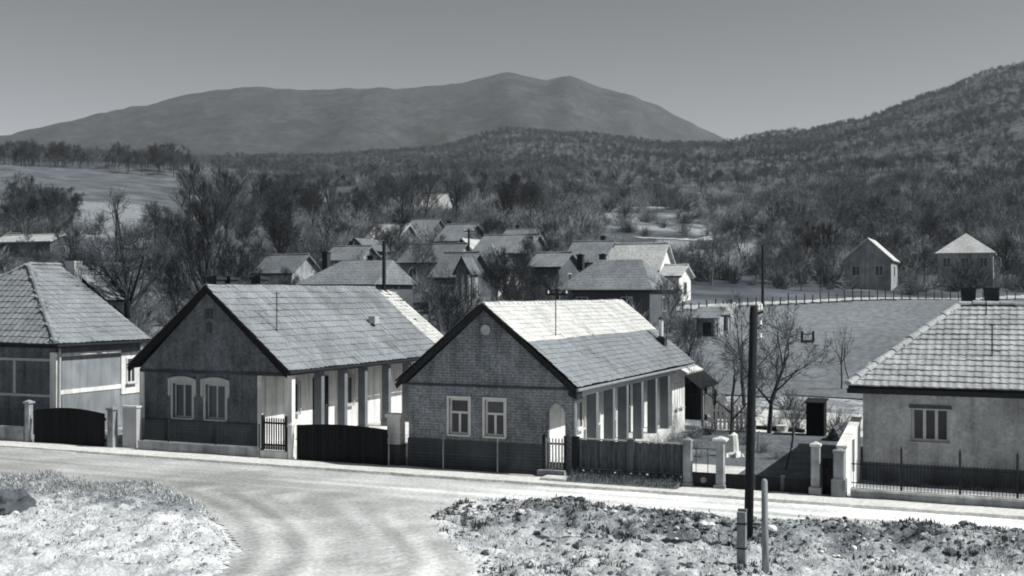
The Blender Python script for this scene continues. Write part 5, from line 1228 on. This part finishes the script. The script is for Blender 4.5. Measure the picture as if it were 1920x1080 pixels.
# ------------------------------------------------------------------ near verge: grass, stones, rock
def grass(name, label, material, n, where, hr, wd=.012, blades=(7, 12), spread=.12):
    V, Fc = [], []; k = 0; rg = random.Random(name)
    for _ in range(n * 12):
        if k >= n: break
        x, y = rg.uniform(-30, 6), rg.uniform(18, 31)
        if not where(x, y, rg): continue
        k += 1; z = terrain(x, y)
        for _b in range(rg.randint(*blades)):
            bx, by = x + rg.gauss(0, spread), y + rg.gauss(0, spread); an = rg.uniform(0, 6.28); h = rg.uniform(*hr); le = rg.uniform(.1, .8) * h; w = wd * rg.uniform(.7, 1.6)
            sx, sy = math.cos(an) * w, math.sin(an) * w; lx, ly = math.cos(an + 1.57) * le, math.sin(an + 1.57) * le; b = len(V)
            V += [(bx - sx, by - sy, z - .02), (bx + sx, by + sy, z - .02), (bx + sx * .6 + lx * .4, by + sy * .6 + ly * .4, z + h * .6), (bx - sx * .6 + lx * .4, by - sy * .6 + ly * .4, z + h * .6), (bx + lx, by + ly, z + h)]
            Fc += [(b, b+1, b+2, b+3), (b+3, b+2, b+4)]
    m = bpy.data.meshes.new(name); m.from_pydata(V, [], Fc); m.materials.append(M[material]); o = link(bpy.data.objects.new(name, m)); tag(o, label, 'grass', kind='stuff')
def verge_r(x, y, rg):
    rd = road_dist(x, y); return x > -14 and rd < -.15 and rg.random() < min(1, .25 + noise.noise(Vector((x * .9, y * .9, 20))) + (.5 if y > 25 else .15))
def verge_l(x, y, rg):
    rd = road_dist(x, y); return x < -15.5 and rd < -.2 and y < 28 and (y > 22.6 + .8 * noise.noise(Vector((x, y, 3))) or rg.random() < .12)
grass('grass', 'rough grass tufts on the right-hand verge', 'grass_blade', 1500, verge_r, (.015, .06), .012, spread=.2)
grass('dark_grass', 'dark weeds on the right-hand verge', 'grass_dark', 420, lambda x, y, rg: verge_r(x, y, rg) and noise.noise(Vector((x * .7, y * .7, 33))) > .12, (.04, .13), .02, spread=.09)
grass('dry_grass', 'pale dry grass on the verges', 'grass_pale', 900, lambda x, y, rg: verge_r(x, y, rg) or (verge_l(x, y, rg)), (.02, .06), spread=.16)
grass('meadow_grass', 'short grass on the left-hand mound', 'grass_blade', 1900, verge_l, (.02, .07), .01)
def rubble(name, label, material, n, where, sr, seed):
    rg = random.Random(seed); V, Fc = [], []; k = 0
    for _ in range(n * 14):
        if k >= n: break
        x, y = rg.uniform(-30, 6), rg.uniform(18, 31)
        if not where(x, y, rg): continue
        k += 1; z = terrain(x, y); r = rg.uniform(*sr) * (2.2 if rg.random() < .06 else 1); b = len(V)
        for zz, rr in ((-.3, .9), (.25, 1.0), (.6, .55)):
            for q in range(5): an = 1.257 * q + rg.uniform(-.35, .35); V.append((x + r * rr * math.cos(an) * rg.uniform(.7, 1.25), y + r * rr * math.sin(an) * rg.uniform(.7, 1.25), z + r * zz * rg.uniform(.7, 1.2)))
        for a in (0, 5): Fc += [(b+a+q, b+a+(q+1) % 5, b+a+5+(q+1) % 5, b+a+5+q) for q in range(5)]
        Fc.append(tuple(b + 10 + q for q in range(5)))
    m = bpy.data.meshes.new(name); m.from_pydata(V, [], Fc); m.materials.append(M[material]); tag(link(bpy.data.objects.new(name, m)), label, 'rubble', kind='stuff')
def strip(x, y, rg):                # the heap of clods that lines the road on the right
    e = road_edge_near(x); return x > -13.2 and road_dist(x, y) < .05 and rg.random() < math.exp(-((y - e + 1.1) / .8) ** 2) * (.5 + noise.noise(Vector((x * .8, y * .8, 41)))) + .06
rubble('earth_clods', 'dark earth clods heaped along the right-hand verge', 'clod_dark', 3600, strip, (.02, .07), 1)
rubble('rubble', 'pale stony rubble along the right-hand verge', 'clod_pale', 1500, strip, (.015, .05), 2)
rubble('gravel', 'loose gravel spilling over the road edges', 'clod_mid', 2600, lambda x, y, rg: -.5 < road_dist(x, y) < .35 and y < 30.7, (.008, .028), 3)
rubble('road_gravel', 'loose stones on the road and lane', 'clod_mid', 2600, lambda x, y, rg: road_dist(x, y) > .2 and y < 30.7, (.006, .018), 5)
rubble('mound_gravel', 'clods and gravel on the sandy mound at the left', 'clod_mid', 1500, lambda x, y, rg: x < -14.5 and road_dist(x, y) < -.1 and y < 28, (.01, .05), 4)
def bank_grass():
    V, Fc = [], []; rg = random.Random(4)
    for _ in range(2600):
        bx, by = rg.uniform(xat(1076), xat(1281)), rg.uniform(31.3, 31.94); h = rg.uniform(.06, .24); an = rg.uniform(0, 6.28); b = len(V); w = .015; z = .02 + .35 * max(0, (by - 31.2))
        V += [(bx - math.cos(an) * w, by - math.sin(an) * w, z - .1), (bx + math.cos(an) * w, by + math.sin(an) * w, z - .1), (bx + rg.gauss(0, .06), by + rg.gauss(0, .05), z + h)]; Fc.append((b, b+1, b+2))
    m = bpy.data.meshes.new('bank_grass'); m.from_pydata(V, [], Fc); m.materials.append(M['grass_dark']); tag(link(bpy.data.objects.new('bank_grass', m)), 'dark grass at the foot of the slatted fence', 'grass', kind='stuff')
    b = MB(); b.prism([(xat(1076), 31.15, .05), (xat(1076), 31.93, .05), (xat(1076), 31.93, .30), (xat(1076), 31.5, .20)], (xat(1281) - xat(1076), 0, 0)); tag(b.build('grass_bank', 'yard_dark'), kind='structure')
bank_grass()
STONES = []
for i in range(5):
    rr = random.Random(500 + i); b = MB(); pts = []
    for a in range(5):
        for k in range(8):
            th = math.pi * (a + .5) / 5; ph = 2 * math.pi * k / 8; s = rr.uniform(.78, 1.1); pts.append((math.sin(th) * math.cos(ph) * s, math.sin(th) * math.sin(ph) * s * .8, math.cos(th) * s * .6))
    b.v = pts; b.f = [(a*8+k, (a+1)*8+k, (a+1)*8+(k+1) % 8, a*8+(k+1) % 8) for a in range(4) for k in range(8)] + [tuple(range(8)), tuple(range(32, 40))[::-1]]
    STONES.append(b.mesh('stone', 'stone'))
def stone(loc, s, label, group, z=None):
    o = link(bpy.data.objects.new('stone', rnd.choice(STONES))); o.location = loc; o.scale = (s, s, s * rnd.uniform(.7, 1.1)); o.rotation_euler = (rnd.uniform(-.4, .4), rnd.uniform(-.4, .4), rnd.uniform(0, 6)); tag(o, label, 'stone', group)
def vp(px, py):
    q = W(px, py, z=0)
    for _ in range(4): q = W(px, py, z=terrain(q.x, q.y))
    return q
for px, py in ((963, 960), (977, 958), (993, 960), (1008, 962), (1045, 962), (1068, 968), (1092, 972)): stone(vp(px, py), rnd.uniform(.06, .13), 'pale stone in the row on the verge right of the lane mouth', 'row of pale stones on the verge')
for px, py in ((1300, 984), (1318, 982), (1332, 985), (1375, 998), (1252, 993), (1447, 990), (1452, 1004), (1470, 988)): stone(vp(px, py), rnd.uniform(.08, .15), 'pale stone near the foot of the black pole', 'stones near the pole')
for _ in range(60):
    px, py = rnd.uniform(1480, 1900), rnd.uniform(995, 1050); stone(vp(px, py), rnd.uniform(.025, .085), 'small stone in the rough grass at the lower right', 'small stones at the lower right')
for px, py in ((1040, 1028), (1092, 1032), (1130, 1015), (1228, 1018), (1075, 1045), (930, 1040), (860, 1030), (845, 1000), (1130, 1048), (1180, 1040)): stone(vp(px, py), rnd.uniform(.04, .09), 'small stone on the lower verge between lane and pole', 'stones of the lower verge')
for px, py in ((28, 962), (60, 955), (76, 960), (95, 965), (90, 950), (30, 1030), (52, 1035), (140, 1000), (190, 1040), (290, 1046)): stone(vp(px, py), rnd.uniform(.05, .14), 'pale stone on the sandy mound at the lower left', 'stones of the sandy mound')
for k in range(13): stone((lerp(xat(1096), xat(1278), k / 12), 31.90 + .03 * (k % 2), .34), rnd.uniform(.035, .06), 'small white stone set along the foot of the slatted fence', 'white stones under the slatted fence')
def clod(px, py, s, label):
    q = vp(px, py); rr = random.Random(px); b = MB(); n, mm = 28, 14
    for a in range(mm):
        for k in range(n):
            th = math.pi / 2 * a / (mm - 1); ph = 2 * math.pi * k / n; v = Vector((math.cos(ph) * math.cos(th), math.sin(ph) * math.cos(th), math.sin(th))); f = s * (1 + .28 * noise.noise(v * 2 + Vector((px, 0, 0))) + .10 * noise.noise(v * 6) + .05 * noise.noise(v * 14))
            b.v.append((q.x + v.x * f, q.y + v.y * f, q.z - .05 + v.z * f * .8))
    b.f = [(a*n+k, a*n+(k+1) % n, (a+1)*n+(k+1) % n, (a+1)*n+k) for a in range(mm - 1) for k in range(n)]
    tag(b.build('boulder', 'rock_dark', org=tuple(q)), label, 'boulder')
clod(18, 950, .6, 'rounded dark boulder at the left edge of the mound')
for k, (px, py, s, lab) in enumerate(((868, 985, .3, 'dark weed clump left of the verge stones'), (895, 990, .28, 'dark weed clump beside the lane mouth'), (912, 950, .2, 'dark weed tuft at the top edge of the verge'), (1180, 990, .25, 'dark weed tuft on the middle verge'), (1722, 1000, .3, 'dark weed clump at the lower right verge edge'), (1500, 1018, .28, 'dark weed clump right of the wooden post'), (1750, 1003, .28, 'dark weed clump in the lower right corner grass'))):
    q = vp(px, py); shrub(tuple(q), s, lab, None, False)
# ------------------------------------------------------------------ haze between the hills
def haze():
    o = MB().box(-5200, 4200, -300, 5200, -20, 560).build('haze', 'wire'); tag(o, 'thin pale haze over the valley', 'haze', kind='stuff')
    m = bpy.data.materials.new('haze'); m.use_nodes = True; N, L = m.node_tree.nodes, m.node_tree.links; N.remove(N['Principled BSDF'])
    v = N.new('ShaderNodeVolumePrincipled'); v.inputs['Color'].default_value = (.93, .96, 1.0, 1); v.inputs['Density'].default_value = .00009; v.inputs['Anisotropy'].default_value = 0.2
    L.new(v.outputs[0], N['Material Output'].inputs['Volume']); o.data.materials[0] = m
haze()
